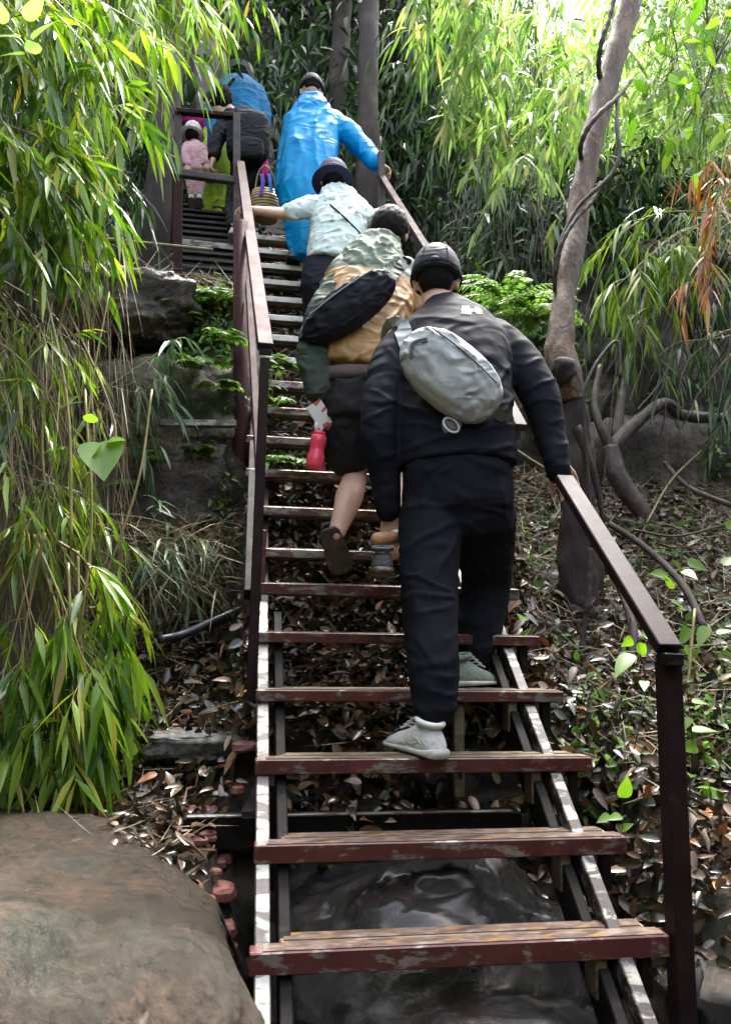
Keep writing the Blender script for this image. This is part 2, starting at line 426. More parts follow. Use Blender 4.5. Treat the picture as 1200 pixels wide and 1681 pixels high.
# ---- staircase
def tread(parent, xl, xr, y, z, depth=.115, top=None, hb=.042, br=True, inset=.07, fm=None):
    w = depth/2-.006
    t = obj('tread', bar((xl, y+w/2, z-hb/2), (xr, y+w/2, z-hb/2), w, hb), fm or MAROON, parent)
    # worn walking surface, laid 2 mm proud on the bar
    sk = [obj('walking_strip', bar((xl+.03, y+w/2+.002, z+.0015), (xr-.012, y+w/2+.002, z+.0015), w-.007, .003, ch=.0008), top or RUST, t)]
    sk.append(obj('back_bar', bar((xl+inset, y+depth-w/2, z-hb/2), (xr-.03, y+depth-w/2, z-hb/2), w, hb), RUST, t))
    sk.append(obj('walking_strip', bar((xl+inset+.01, y+depth-w/2, z+.0015), (xr-.04, y+depth-w/2, z+.0015), w-.007, .003, ch=.0008), top or RUST, t))
    if br:
        for bx, bm_ in ((xr-.17, RUST), (xr-.128, DARKST), (xr-.095, RUST), (xr-.055, DARKST)):
            sk.append(obj('bracket', bar((bx, y+.05, z-hb-.095), (bx, y+.05, z-hb), .03, .07, (0, 1, 0)), bm_, t))
    for o in sk: o.parent = t
    return t
lower = thing('staircase', 'lower flight of open maroon metal treads above the boulders', 'stairs', (.5, 0, -.2))
for n in range(6):
    tread(lower, (-.008 if n == 0 else 0), 1.0 if n else 1.0, n*RA, n*UA, top=HAZ if n < 2 else RUST, hb=(.05, .046, .042, .036, .036, .042)[n])
    if n < 5:
        # a short galvanised web between one tread and the next
        pass
def stringer(parent, x0, x1, ya, za, yb, zb, w, h, m, nm='stringer'):
    return obj(nm, bar((x0, ya, za), (x1, yb, zb), w, h), m, parent)
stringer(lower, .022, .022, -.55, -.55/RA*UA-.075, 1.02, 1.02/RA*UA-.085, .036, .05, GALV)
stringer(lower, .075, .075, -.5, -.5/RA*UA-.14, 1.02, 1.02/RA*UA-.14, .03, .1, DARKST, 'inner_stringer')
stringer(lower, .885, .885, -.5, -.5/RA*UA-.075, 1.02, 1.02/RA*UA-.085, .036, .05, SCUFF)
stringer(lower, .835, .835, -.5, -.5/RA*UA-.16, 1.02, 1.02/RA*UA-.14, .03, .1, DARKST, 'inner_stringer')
# vertical legs under the treads
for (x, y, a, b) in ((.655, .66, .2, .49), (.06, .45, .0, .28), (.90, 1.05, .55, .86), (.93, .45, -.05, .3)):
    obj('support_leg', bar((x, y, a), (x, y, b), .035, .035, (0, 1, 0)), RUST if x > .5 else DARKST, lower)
obj('post', bar((-.012, .80, .30), (-.008, .80, 1.67), .034, .034, (0, 1, 0)), BROWNP, lower)
obj('post_foot', bar((-.03, .84, .09), (-.03, .84, .34), .055, .07, (0, 1, 0)), DARKST, lower)
obj('stub_post', bar((.012, 1.055, .87), (.012, 1.055, 1.09), .03, .03, (0, 1, 0)), MAROON, lower)
obj('brace', bar(at(404, 400, 2.2), at(428, 800, .86), .03, .03), MAROON2, lower)
# right hand rail with its end post
hr = obj('handrail', bar(at(1098, 1066, -.02), at(925, 786, .63), .062, .032), BROWNP, lower)
obj('end_cap', bar(at(1099, 1072, -.024), at(1099, 1092, -.024), .05, .05, (0, 1, 0)), DARKST, hr)
obj('post', bar(at(1096, 1086, 0.0), Vector(at(1122, 1700, .02))-Vector((0, 0, .5)), .05, .05, (0, 1, 0)), BROWNP, lower)
beam = obj('ground_beam', bar((-.2, .60, .125), (.83, .60, .125), .08, .09), DARKST, lower)
obj('beam_edge', bar((0.07, .568, .173), (.80, .568, .173), .022, .008), MAROON3, beam)
obj('beam_edge', bar((-.19, .568, .173), (-.03, .568, .173), .022, .008), GALV, beam)

upper = thing('staircase', 'long steep middle flight of narrow treads between the two thin handrails', 'stairs', (.45, 1.3, .9))
for i in range(14):
    z = 1.0416+.1972*i; y = 1.226+.1816*i
    tread(upper, -.051-.004*i, .93-.008*i, y, z, depth=.115, hb=.036, br=i < 4, inset=.02, fm=MAROON3 if i < 6 else PALEST)
for x, m in ((-.03, DARKST), (.80, SCUFF)):
    stringer(upper, x, x, 1.05, zstair(1.12)-.08, 3.6, zstair(3.49)+.0-.06, .036, .05, m)
for x in (.03, .72):
    stringer(upper, x, x, 1.1, zstair(1.12)-.15, 3.6, zstair(3.49)-.13, .03, .08, DARKST, 'inner_stringer')
lr = obj('handrail', bar(at(436, 570, .8), at(395, 268, 3.2), .055, .032), MAROON2, upper)
obj('open_end', bar(at(436, 575, .79)-Vector((0, 0, .005)), at(436, 575, .79)+Vector((0, .01, -.005)), .045, .022), DARKST, lr)
pb = tube([at(395, 365, 1.9), at(395, 700, 1.9), at(395, 1000, 1.9)], .036, 14)
tube([at(395, 886, 1.9), at(395, 892, 1.9)], .040, 14, pb)
obj('post', pb, MAROON2, upper, True)
rb1, rb2, rb3 = Vector((.97, .90, 1.50)), Vector((.9, 2.14, 2.83)), Vector((.78, 3.06, 3.84))
obj('handrail', bar(rb1, rb2, .05, .03), GREYP, upper); obj('handrail', bar(rb2+Vector((0, .004, .003)), rb3, .05, .03), MAROON2, upper)
obj('rail_bracket', bar(rb1+Vector((0, .01, -.03)), rb1+Vector((-.13, .01, -.03)), .03, .03), GREYP, upper)
for q, l in ((rb1+Vector((-.13, .03, -.02)), .85), (rb2+Vector((0, .02, 0)), .95), (rb3, .95)):
    obj('post', bar(q-Vector((0, 0, l)), q-Vector((0, 0, .018)), .04, .04, (0, 1, 0)), GREYP, upper)
obj('post', bar(at(627, 345, 3.06), at(625, 250, 3.06), .045, .045, (0, 1, 0)), GREYP, upper)

third = thing('staircase', 'topmost flight of thin slat treads turning left behind the railing frame', 'stairs', (-.1, 3.4, 3.1))
for i in range(13):
    xl = -.62-.02*i; z = 3.08+.123*i; y = 3.36+.135*i
    big = (i == 5)
    t_ = obj('tread', bar((xl, y, z+(.02 if big else 0)), (.30-.0*i, y, z+(.0 if big else 0)), .05, .05 if big else .022), GALV if big else GREYP, third)
    obj('back_bar', bar((xl+.02, y+.06, z-.012), (.28, y+.06, z-.012), .04, .016), DARKST, t_)
for x in (-.60, .27): stringer(third, x, x-.2 if x < 0 else x, 3.3, 2.96, 5.1, 4.58, .04, .1, DARKST)
# closed dark risers between the slats
for i in range(13):
    xl = -.60-.02*i; z = 3.08+.123*i; y = 3.36+.135*i
    obj('riser', bar((xl, y+.10, z+.035), (.28, y+.10, z+.035), .01, .09), DARKST, third)
rf = thing('railing', 'rectangular grey metal railing frame at the stair turn on the left', 'railing', at(293, 440, 3.25))
def px(p, y): return at(p[0], p[1], y)
obj('post', bar(px((293, 445), 3.25)-Vector((0, 0, .2)), px((293, 300), 3.25), .062, .062, (0, 1, 0)), MAROON2, rf)
obj('post', bar(px((293, 300), 3.27), px((293, 178), 3.27), .045, .045, (0, 1, 0)), GREYP, rf)
obj('post', bar(px((281, 400), 3.5), px((281, 190), 3.5), .05, .05, (0, 1, 0)), DARKST, rf)
obj('post', bar(px((389, 400), 3.24), px((389, 190), 3.24), .05, .05, (0, 1, 0)), GREYP, rf)
obj('top_rail', bar(px((288, 183), 3.25), px((396, 192), 3.25), .05, .032), BROWNP, rf)
obj('bottom_rail', bar(px((282, 283), 3.25), px((386, 297), 3.21), .05, .045), GREYP, rf)

t = obj('metal_bar', bar(at(262, 695, 1.72), at(388, 696, 1.74), .045, .03), GALV); tag(t, 'pale grey metal bar lying level across the left cliff', 'metal bar')
hz = tube(spline([at(262, 1050, 1.2), at(300, 1042, 1.25), at(350, 1020, 1.3), at(412, 994, 1.4)], 16), .017, 10)
tube(spline([at(280, 1046, 1.22), at(350, 1026, 1.32), at(415, 1000, 1.43)], 12), .012, 8, hz)
m = simple('black_rubber', [(.3, (.008, .009, .01)), (.7, (.03, .03, .035))], 12, (.25, .5), .1)
tag(obj('hose', hz, m, None, True), 'black rubber hose running out from under the left side of the stairs', 'hose')

# ------------------------------------------------------------ vegetation
class Leaves:
    """many small curved blades, each its own island"""
    def __init__(s): s.P = []; s.D = []; s.N = []; s.L = []; s.W = []; s.G = []
    def add(s, p, d, n, l, w, g):
        s.P.append(tuple(p)); s.D.append(tuple(d)); s.N.append(tuple(n)); s.L.append(l); s.W.append(w); s.G.append(g)
    def mesh(s, prof=((0, .12), (.28, 1), (.65, .72), (1, 0)), fold=.35):
        P, D, Nn = (np.array(a, float).reshape(-1, 3) for a in (s.P, s.D, s.N)); L, W, G = (np.array(a, float)[:, None] for a in (s.L, s.W, s.G))
        D /= np.linalg.norm(D, axis=1)[:, None]+1e-9
        S = np.cross(D, Nn); S /= np.linalg.norm(S, axis=1)[:, None]+1e-9; U = np.cross(S, D)
        rows = []; dn = np.array([[0, 0, -1.0]])
        for t, wd in prof:
            c = P+D*L*t+dn*L*G*t*t
            if wd == 0: rows += [c]
            else: rows += [c-S*W*wd/2+U*W*wd*fold/2, c, c+S*W*wd/2+U*W*wd*fold/2]
        m = len(rows); V = np.stack(rows, 1).reshape(-1, 3)
        k = len(prof)-1; fs = []
        for i in range(k-1):
            a = i*3; fs += [(a, a+1, a+4, a+3), (a+1, a+2, a+5, a+4)]
        a = (k-1)*3; fs += [(a, a+1, a+3, a+3), (a+1, a+2, a+3, a+3)]
        q = [f for f in fs if f[2] != f[3]]; tr = [f[:3] for f in fs if f[2] == f[3]]
        base = (np.arange(len(P))*m)[:, None, None]
        Q = (np.array(q)[None]+base).reshape(-1, 4) if q else np.zeros((0, 4), int)
        T = (np.array(tr)[None]+base).reshape(-1, 3)
        return V, Q, T
def leaf_obj(name, lv, mat_, parent=None, prof=None, fold=.35, label=None):
    V, Q, T = lv.mesh(prof, fold) if prof else lv.mesh(fold=fold)
    if parent is not None: V = V-np.array(origin(parent))
    me = bpy.data.meshes.new(name); me.vertices.add(len(V)); me.vertices.foreach_set('co', V.astype(np.float32).ravel())
    me.loops.add(Q.size+T.size); me.polygons.add(len(Q)+len(T))
    me.loops.foreach_set('vertex_index', np.concatenate([Q.ravel(), T.ravel()]).astype(np.int32))
    st = np.concatenate([np.arange(len(Q))*4, Q.size+np.arange(len(T))*3]).astype(np.int32)
    me.polygons.foreach_set('loop_start', st)
    me.polygons.foreach_set('loop_total', np.concatenate([np.full(len(Q), 4), np.full(len(T), 3)]).astype(np.int32))
    me.update(calc_edges=True); me.polygons.foreach_set('use_smooth', [True]*len(me.polygons))
    me.materials.append(mat_); o = bpy.data.objects.new(name, me); C.objects.link(o)
    if parent is not None: o.parent = parent
    if label: o['label'] = label
    return o
OVATE = ((0, .1), (.12, .75), (.38, 1), (.7, .68), (1, 0))
HEART = ((0, .7), (.1, 1), (.35, 1), (.7, .6), (1, 0))
rv = lambda s=1.0: Vector((random.gauss(0, s), random.gauss(0, s), random.gauss(0, s)))
DOWN = Vector((0, 0, -1))

LEAF_L = leaf_mat('bamboo_leaf_fresh_green', [(0, (.03, .08, .012)), (.3, (.09, .19, .022)), (.65, (.20, .32, .035)), (.92, (.34, .46, .06)), (1, (.42, .30, .07))])
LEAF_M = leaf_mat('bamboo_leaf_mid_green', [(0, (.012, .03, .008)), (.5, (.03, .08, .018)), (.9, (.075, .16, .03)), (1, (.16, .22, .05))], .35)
LEAF_Y = leaf_mat('bamboo_leaf_bright_yellow_green', [(0, (.08, .16, .03)), (.4, (.19, .32, .07)), (.85, (.34, .48, .14)), (1, (.5, .42, .16))], .6)
LEAF_G = leaf_mat('bamboo_leaf_grey_green', [(0, (.04, .09, .04)), (.6, (.12, .2, .1)), (1, (.22, .3, .17))], .3)
LEAF_O = leaf_mat('dead_orange_bamboo_leaf', [(0, (.2, .06, .015)), (.5, (.42, .15, .04)), (1, (.55, .25, .1))], .35)
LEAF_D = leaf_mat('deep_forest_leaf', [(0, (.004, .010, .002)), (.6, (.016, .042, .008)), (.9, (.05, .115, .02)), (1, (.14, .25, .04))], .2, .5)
FERN = leaf_mat('fern_leaf', [(0, (.05, .12, .02)), (.6, (.12, .25, .045)), (1, (.24, .38, .08))], .45, .45)
BROAD = leaf_mat('broad_leaf', [(0, (.07, .17, .02)), (.6, (.18, .33, .04)), (1, (.32, .46, .07))], .5, .35)
DEAD = leaf_mat('dead_fallen_leaf', [(0, (.006, .004, .003)), (.35, (.026, .013, .009)), (.6, (.085, .03, .014)), (.8, (.19, .085, .04)), (.94, (.32, .23, .16)), (1, (.4, .13, .03))], .05, .28, 1)
STRAW = leaf_mat('dry_straw', [(0, (.06, .04, .02)), (.5, (.2, .14, .07)), (.9, (.36, .27, .15)), (1, (.45, .38, .22))], .1, .5, 1)
CULM = simple('bamboo_culm', [(.3, (.12, .12, .03)), (.6, (.26, .2, .07)), (.8, (.3, .25, .12))], 8, (.35, .6), .2)
TWIG = simple('dark_twig', [(.3, (.02, .014, .01)), (.7, (.07, .05, .035))], 10, (.5, .8), .3)
def bark_mat(name, stops, zs=.35, sc_=16, rough=(.45, .75), bs=1.0):
    m, t, p, out = mat(name); v = coords(t, (1, 1, zs))
    n = nz(t, v, sc_, 10, .7, .8); c = ramp(t, n, stops).outputs[0]
    k = ramp(t, nz(t, coords(t), 2.7, 6), [(.5, (0, 0, 0)), (.66, (1, 1, 1))])
    c = mixc(t, k.outputs[0], c, mixc(t, .25, c, (.18, .14, .10))); t.links.new(c, p.inputs['Base Color'])
    mr = N(t, 'ShaderNodeMapRange'); mr.inputs[3].default_value = rough[0]; mr.inputs[4].default_value = rough[1]; t.links.new(n, mr.inputs[0]); t.links.new(mr.outputs[0], p.inputs['Roughness'])
    bump(t, p, n, bs, .015); return m
BARK = bark_mat('wet_mottled_bark', [(.34, (.010, .005, .002)), (.5, (.065, .030, .012)), (.66, (.22, .14, .075))], .45, 22)
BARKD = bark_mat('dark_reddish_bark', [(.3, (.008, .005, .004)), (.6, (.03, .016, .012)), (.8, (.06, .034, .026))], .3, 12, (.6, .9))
ROOTM = bark_mat('wet_root_bark', [(.3, (.014, .009, .007)), (.5, (.055, .035, .027)), (.75, (.15, .11, .09))], .6, 14, (.3, .6))

def twig_leaves(lv, tb, p, d, l, k, ll, lw, droop=.5, thick=.0016, splay=.8):
    d = d.normalized(); pts = [p+d*l*t+DOWN*l*droop*.5*t*t for t in (0, .35, .7, 1)]
    tube(pts, [thick, thick*.8, thick*.6, thick*.4], 4, tb)
    for i in range(k):
        t = .25+.75*(i+1)/k; a = t*3; j = min(int(a), 2); q = pts[j].lerp(pts[j+1], a-j)
        td = (pts[j+1]-pts[j]).normalized(); side = td.cross(Vector((0, 0, 1))+rv(.2)); side = side.normalized() if side.length > .05 else Vector((1, 0, 0))
        s = 1 if i % 2 else -1
        ld = td*(1.1 if i == k-1 else .75)+side*s*splay*(.25 if i == k-1 else 1)*random.uniform(.4, 1)+DOWN*random.uniform(.1, .9)*droop+rv(.15)
        n = Vector((0, 0, 1))+rv(.45)
        L = ll*random.uniform(.4, 1.2); lv.add(q, ld.normalized(), n, L, lw*random.uniform(.75, 1.2)*(.6+.4*L/ll), random.uniform(.15, .55)*droop)

def bamboo(label, culms, mat_=None, ll=.15, lw=.02, nt=16, k=6, tl=.22, start=.25, droop=.8, rad=.006, group=None, jit=.12, name='bamboo', culm_mat=None, cat='bamboo', dirb=None):
    """culms: list of control points, each culm arching; leaves on drooping twigs"""
    base = Vector(culms[0][0]); t = thing(name, label, cat, base, group)
    lv = Leaves(); tb = MB(); cb = MB()
    for c in culms:
        pts = spline(c, 18); rr = [rad*(1-.75*i/18) for i in range(19)]; tube(pts, rr, 6, cb)
        for i in range(nt):
            u = start+(1-start)*(i+random.random())/nt; a = u*18; j = min(int(a), 17); p = pts[j].lerp(pts[j+1], a-j)
            td = (pts[j+1]-pts[j]).normalized(); d = td*.6+rv(.6)+DOWN*.3*droop
            if dirb is not None: d = d+dirb
            twig_leaves(lv, tb, p, d, tl*random.uniform(.5, 1.3), random.randint(max(2, k-2), k+2), ll, lw, droop)
        twig_leaves(lv, tb, pts[-1], pts[-1]-pts[-2], tl, k, ll, lw, droop)
    obj('culm', cb, culm_mat or CULM, t, True); obj('twig', tb, culm_mat or CULM, t)
    leaf_obj('foliage', lv, mat_ or LEAF_L, t)
    return t
def arcs(p0, tips, sag=.25, jit=.15, y0=None):
    """culms from about p0 (px, py, Y) to given tips, arching up and then down"""
    out = []
    for tp in tips:
        a = at(p0[0]+random.uniform(-40, 40), p0[1]+random.uniform(-30, 30), p0[2]+random.uniform(-jit, jit)); b = at(*tp)
        m = a.lerp(b, .55)+Vector((0, 0, sag*(b-a).length))+rv(.04); out.append([a, m, b])
    return out
def grid_tips(x0, x1, y0, y1, Y0, Y1, n):
    return [(random.uniform(x0, x1), random.uniform(y0, y1), random.uniform(Y0, Y1)) for _ in range(n)]

# --- left side
bamboo('bright fresh bamboo hanging in from the top left corner', arcs((-160, -120, 1.25), [(60, 130, 1.2), (150, 60, 1.3), (120, 240, 1.25), (205, 170, 1.4), (30, 260, 1.1), (230, 40, 1.5), (90, 20, 1.15), (180, 330, 1.4)], .1), LEAF_L, .16, .028, 14, 6, .2, .3, .7)
bamboo('weeping bamboo whose leaf tassels hang above the railing frame', arcs((60, -190, 2.4), [(300, 90, 2.4), (240, 170, 2.3), (335, 30, 2.6), (380, 0, 2.8), (235, 60, 2.2), (262, 150, 2.6), (170, 150, 2.2), (330, 0, 2.7), (400, -30, 3), (220, -40, 2.2)], .1), LEAF_L, .18, .026, 17, 6, .24, .3, .85)
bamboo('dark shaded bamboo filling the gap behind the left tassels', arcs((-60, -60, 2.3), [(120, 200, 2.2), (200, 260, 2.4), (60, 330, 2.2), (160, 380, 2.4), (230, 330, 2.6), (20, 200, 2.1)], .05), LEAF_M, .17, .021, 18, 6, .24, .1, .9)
bamboo('yellow green bamboo arching from the left edge at rail height', arcs((-140, 200, 1.15), [(150, 300, 1.2), (165, 350, 1.25), (120, 330, 1.1), (80, 400, 1.05), (30, 380, 1.0), (130, 410, 1.3)], .12), LEAF_L, .15, .026, 13, 6, .17, .35, .65)
bamboo('sparse green bamboo trailing down beside the cliff', arcs((-60, 420, 1.3), [(120, 560, 1.35), (150, 640, 1.4), (70, 620, 1.2), (30, 560, 1.1), (110, 690, 1.35), (0, 700, 1.1)], .08), LEAF_L, .12, .019, 6, 5, .16, .35, .9)
bamboo('greyish bamboo spray spread flat against the cliff face', arcs((150, 640, 1.72), [(265, 650, 1.7), (240, 620, 1.7), (285, 560, 1.7), (230, 700, 1.65)], .04), LEAF_G, .15, .018, 5, 5, .12, .4, .9, .004)
bamboo('pale spray of narrow leaves low beside the thick left post', arcs((180, 860, 1.5), [(330, 900, 1.5), (290, 930, 1.45), (350, 940, 1.6), (255, 900, 1.4), (300, 870, 1.55)], .06), LEAF_G, .14, .015, 8, 5, .14, .3, .8, .004)
bamboo('glossy deep green bamboo cascading over the brown boulder', arcs((90, 900, .95), [(50, 1230, .8), (120, 1250, .82), (170, 1230, .85), (205, 1180, .95), (160, 1150, .8), (20, 1180, .8), (90, 1170, .78), (180, 1100, .95), (-20, 1210, .8), (190, 1040, 1.0)], .10), LEAF_L, .165, .026, 10, 6, .13, .45, .9)
bamboo('thin bamboo with few leaves midway down the left bank', arcs((-30, 740, 1.1), [(110, 800, 1.1), (160, 860, 1.2), (50, 860, 1.0), (210, 970, 1.15), (150, 1000, 1.05)], .10), LEAF_L, .13, .018, 8, 5, .14, .35, .9, .004)
# long bare yellow stems that trail down the left bank
tb = MB(); tt = thing('bamboo', 'long bare yellowish bamboo stems trailing down the left bank', 'bamboo', at(100, 700, 1.1))
for a, b, c in (((250, 640), (225, 800), (150, 1010)), ((145, 560), (150, 800), (60, 1080)), ((140, 640), (150, 880), (110, 1180)), ((90, 460), (190, 700), (135, 790)), ((0, 560), (40, 650), (62, 720)), ((60, 420), (110, 650), (118, 900)), ((180, 480), (150, 640), (142, 760)), ((30, 500), (20, 800), (55, 1100)), ((110, 480), (70, 700), (95, 960)), ((70, 640), (90, 900), (30, 1130))):
    y = random.uniform(.95, 1.25); tube(spline([at(*a, y+.1), at(*b, y), at(*c, y-.1)], 14), random.uniform(.003, .006), 5, tb)
obj('culm', tb, CULM, tt, True)
# hanging dry straw
def straw(name, label, n, x, y, Y, l, droopr=(.2, 1.2), w=.004, dirf=None, mat_=STRAW):
    lv = Leaves()
    for _ in range(n):
        p = at(random.uniform(*x), random.uniform(*y), random.uniform(*Y)); d = (dirf() if dirf else rv(.5)+DOWN*.8)
        lv.add(p, d, rv(1), random.uniform(*l), w*random.uniform(.5, 1.3), random.uniform(*droopr))
    o = leaf_obj(name, lv, mat_, fold=.1); kind(o, 'stuff'); o['label'] = label; return o
hang = lambda: Vector((random.gauss(.1, .25), random.gauss(-.1, .2), -1))
straw('dry_grass', 'dry straw hanging down the left bank', 900, (-60, 210), (330, 1000), (1.15, 1.6), (.15, .5), (.0, .3), .0045, hang)
straw('dry_grass', 'dry straw hanging in front of the dark bank on the left', 420, (-40, 120), (450, 1100), (.95, 1.3), (.15, .4), (.0, .3), .004, hang)
straw('dry_grass', 'tangle of dry straw at the foot of the left cliff', 700, (130, 380), (850, 980), (1.3, 1.75), (.1, .3), (.1, .8), .004, lambda: Vector((random.gauss(.3, .6), random.gauss(-.3, .4), random.gauss(-.1, .4))))
def surf(x, y): return float(H(np.array([x]), np.array([y]))[0])
def scatter(name, label, n, box, l, w, m, lift=.015, tilt=.45, prof=None, droop=.25, mask=None, straight=False):
    lv = Leaves(); x = RNG.uniform(box[0], box[1], n); y = RNG.uniform(box[2], box[3], n); z = H(x, y)
    e = .03; gx = (H(x+e, y)-z)/e; gy = (H(x, y+e)-z)/e; ok = (np.hypot(gx, gy) < 1.6)
    if mask is not None: ok &= mask(x, y)
    for i in np.nonzero(ok)[0]:
        nn = Vector((-gx[i], -gy[i], 1)).normalized(); a = random.uniform(0, 6.283)
        d = Vector((math.cos(a), math.sin(a), 0)); d = (d-nn*d.dot(nn)).normalized()+nn*random.gauss(0, tilt)*.5
        L = l[0]+(l[1]-l[0])*random.random()**2; lv.add(Vector((x[i], y[i], z[i]))+nn*random.uniform(.002, lift)-d*L*.3, d, nn+rv(tilt), L, random.uniform(*w), random.uniform(-droop, droop))
    o = leaf_obj(name, lv, m, prof=prof, fold=random.choice([.5])); kind(o, 'stuff'); o['label'] = label; return o
scatter('leaf_litter', 'brown fallen leaves over the whole slope', 20000, (-.75, 2.6, .1, 3.2), (.025, .085), (.008, .032), DEAD, .05, .9, OVATE)
scatter('leaf_litter', 'wet fallen leaves directly beneath the treads', 7000, (-.1, 1.15, .5, 2.0), (.03, .10), (.01, .04), DEAD, .07, 1.0, OVATE)
scatter('leaf_litter', 'fallen leaves on the left ledge and upper slope', 3500, (-1.6, 2.6, 2.2, 4.4), (.06, .14), (.012, .035), DEAD, .05, .6, OVATE)
scatter('dry_grass', 'dry stems lying on the slope', 2600, (-.9, 2.6, .3, 3.0), (.12, .4), (.003, .006), STRAW, .05, .35, None, .15)
scatter('dry_grass', 'straw lying on the ledge beside the brown post', 1400, (-1.4, -.15, 2.2, 3.3), (.15, .5), (.004, .008), STRAW, .08, .5, None, .2)

# --- small broken stones by the left foot of the stairs
def stones(n, cx, cy, sx, sy, r, label, m):
    mb = MB()
    first = None
    for i in range(n):
        x, y = random.gauss(cx, sx), random.gauss(cy, sy); rr = random.uniform(*r)
        b = ellip((0, 0, 0), rr*random.uniform(.8, 1.5), rr, rr*.7, nu=8, nv=5, pw=.7)
        b.v = [tuple(Vector(q)*(1+.35*noise.noise(Vector(q)*30+Vector((i*3.3, 0, 0))))+Vector((x, y, surf(x, y)+rr*.3))) for q in b.v]
        mb.join(b)
    o = obj('gravel', mb, m); kind(o, 'stuff'); o['label'] = label
stones(34, -.10, .50, .05, .22, (.012, .035), 'broken red stones between the boulder and the stairs', BRICK)
stones(120, 1.6, .6, .4, .5, (.01, .035), 'crumbled stones on the right bank', SOIL)

# --- broad leaves, ferns, saplings
def fern(label, p, n=7, l=.3, m=None, up=.9, name='fern', group=None, wl=.05):
    t = thing(name, label, name, p, group); lv = Leaves(); tb = MB()
    for i in range(n):
        a = random.uniform(0, 6.283); d = Vector((math.cos(a), math.sin(a)-.3, up*random.uniform(.4, 1.1))).normalized(); L = l*random.uniform(.6, 1.1)
        pts = [Vector(p)+d*L*t+DOWN*L*.55*t*t for t in np.linspace(0, 1, 9)]; tube(pts, [.0022]*9, 4, tb)
        for k in range(2, 9):
            for q in (0, .5):
                c = pts[k-1].lerp(pts[k], q); td = (pts[k]-pts[k-1]).normalized(); s = td.cross(Vector((0, 0, 1))).normalized(); nn = s.cross(td)
                w_ = wl*math.sin((k-1.2+q)/8*math.pi)**.7+.008
                for sg in (-1, 1): lv.add(c, s*sg+td*.45+rv(.12), nn+rv(.15), w_*random.uniform(.8, 1.2), w_*.33, .25)
    obj('stem', tb, CULM, t); leaf_obj('frond', lv, m or FERN, t); return t
fern('bright fern clump behind the black cap on the right', at(830, 500, 2.1), 34, .5, wl=.045)
fern('fern clump at the left foot of the vine wrapped tree', at(880, 520, 1.9), 24, .36, wl=.04)
fern('lush green fern on the ledge touching the thick left post', at(350, 500, 2.15), 24, .32, wl=.04)
fern('green fern on the ledge below the brown post', at(305, 520, 2.1), 18, .28, wl=.04)
for i, (x, y, s, lab) in enumerate(((330, 600, .2, 'small fern rooted in the cliff below the lush ferns'), (365, 560, .2, 'small fern high on the cliff touching the thick left post'), (365, 640, .16, 'small fern just above the pale metal bar'), (245, 750, .12, 'tiny fern alone in the middle of the left cliff'), (325, 740, .1, 'tiny fern just under the pale metal bar'), (215, 800, .14, 'tiny fern low on the left cliff face'), (455, 600, .18, 'fern growing up behind the seventh step of the upper flight'), (470, 760, .18, 'fern growing up behind the third step of the upper flight'), (450, 660, .16, 'fern growing up behind the fifth step of the upper flight'))):
    Y = 1.78 if x < 400 else (2.3, 1.6, 1.95)[i-6]
    fern(lab, at(x, y, Y), 7, s, wl=.045)
fern('low green seedling cluster on the litter right of the fourth step', at(960, 1310, .75), 9, .09, wl=.03, name='seedling')
fern('patch of tiny green seedlings at the foot of the vine wrapped tree', at(1000, 1180, 1.1), 12, .14, wl=.03, name='seedling')
def sapling(label, stem, leaves, ls=.06, m=None, name='sapling', wl=.55, r=.002, group=None, cat=None):
    """stem: pixel path at a distance; leaves: pixel spots where a leaf is seen"""
    pts = spline([at(*q) for q in stem], 10); t = thing(name, label, cat or name, pts[0], group)
    obj('stem', tube(pts, [r*(1-.05*i) for i in range(11)], 5), TWIG, t); lv = Leaves()
    for q in leaves:
        p = at(*q[:3]); near = min(pts, key=lambda a: (a-p).length); d = (p-near); d = d.normalized() if d.length > .01 else rv()
        L = ls*random.uniform(.8, 1.2)*(q[3] if len(q) > 3 else 1)
        lv.add(p-d*L*.4, d+Vector((0, -.3, -.15)), Vector((0, -.6, .8))+rv(.25), L, L*wl, .15)
    for i in range(len(lv.L)):
        one = Leaves(); one.add(lv.P[i], lv.D[i], lv.N[i], lv.L[i], lv.W[i], lv.G[i]); leaf_obj('leaf', one, m or BROAD, t, prof=((0, .3), (.05, .68), (.14, .93), (.28, 1), (.46, .9), (.66, .64), (.84, .3), (1, 0)), fold=.22)
    return t
sapling('light green sapling leaves beside the lower rail end', [(1040, 1230, .55), (1060, 1130, .5), (1045, 1050, .45)], [(1050, 1060, .45, 1.2), (1020, 1085, .45, 1.3), (1062, 1040, .48), (1055, 1122, .45, .8), (1030, 1050, .5)], .07)
sapling('sapling with layered leaves above the middle of the lower rail', [(1075, 1090, 1.0), (1090, 1000, 1.0), (1120, 920, 1.0)], [(1080, 940, 1.0, 1.2), (1110, 930, 1.0, 1.2), (1140, 925, 1.0), (1095, 955, 1.0), (1130, 940, .95), (1090, 1000, 1.0, 1.1), (1110, 990, 1.0)], .075)
sapling('tall sapling right of the lower end post', [(1130, 1320, .45), (1135, 1200, .45), (1120, 1080, .45)], [(1125, 1185, .45, .8), (1150, 1195, .45, 1.1), (1128, 1222, .45), (1110, 1170, .45, .7), (1160, 1290, .42, 1.3), (1130, 1268, .42), (1145, 1150, .45, .7), (1170, 1300, .42)], .07)
sapling('pair of oval leaves on the litter by the third step', [(1025, 1390, .45), (1020, 1340, .45), (1022, 1300, .45)], [(1022, 1290, .45, 1.2), (990, 1340, .45), (1025, 1355, .45, .8), (1008, 1338, .45, .8)], .06)
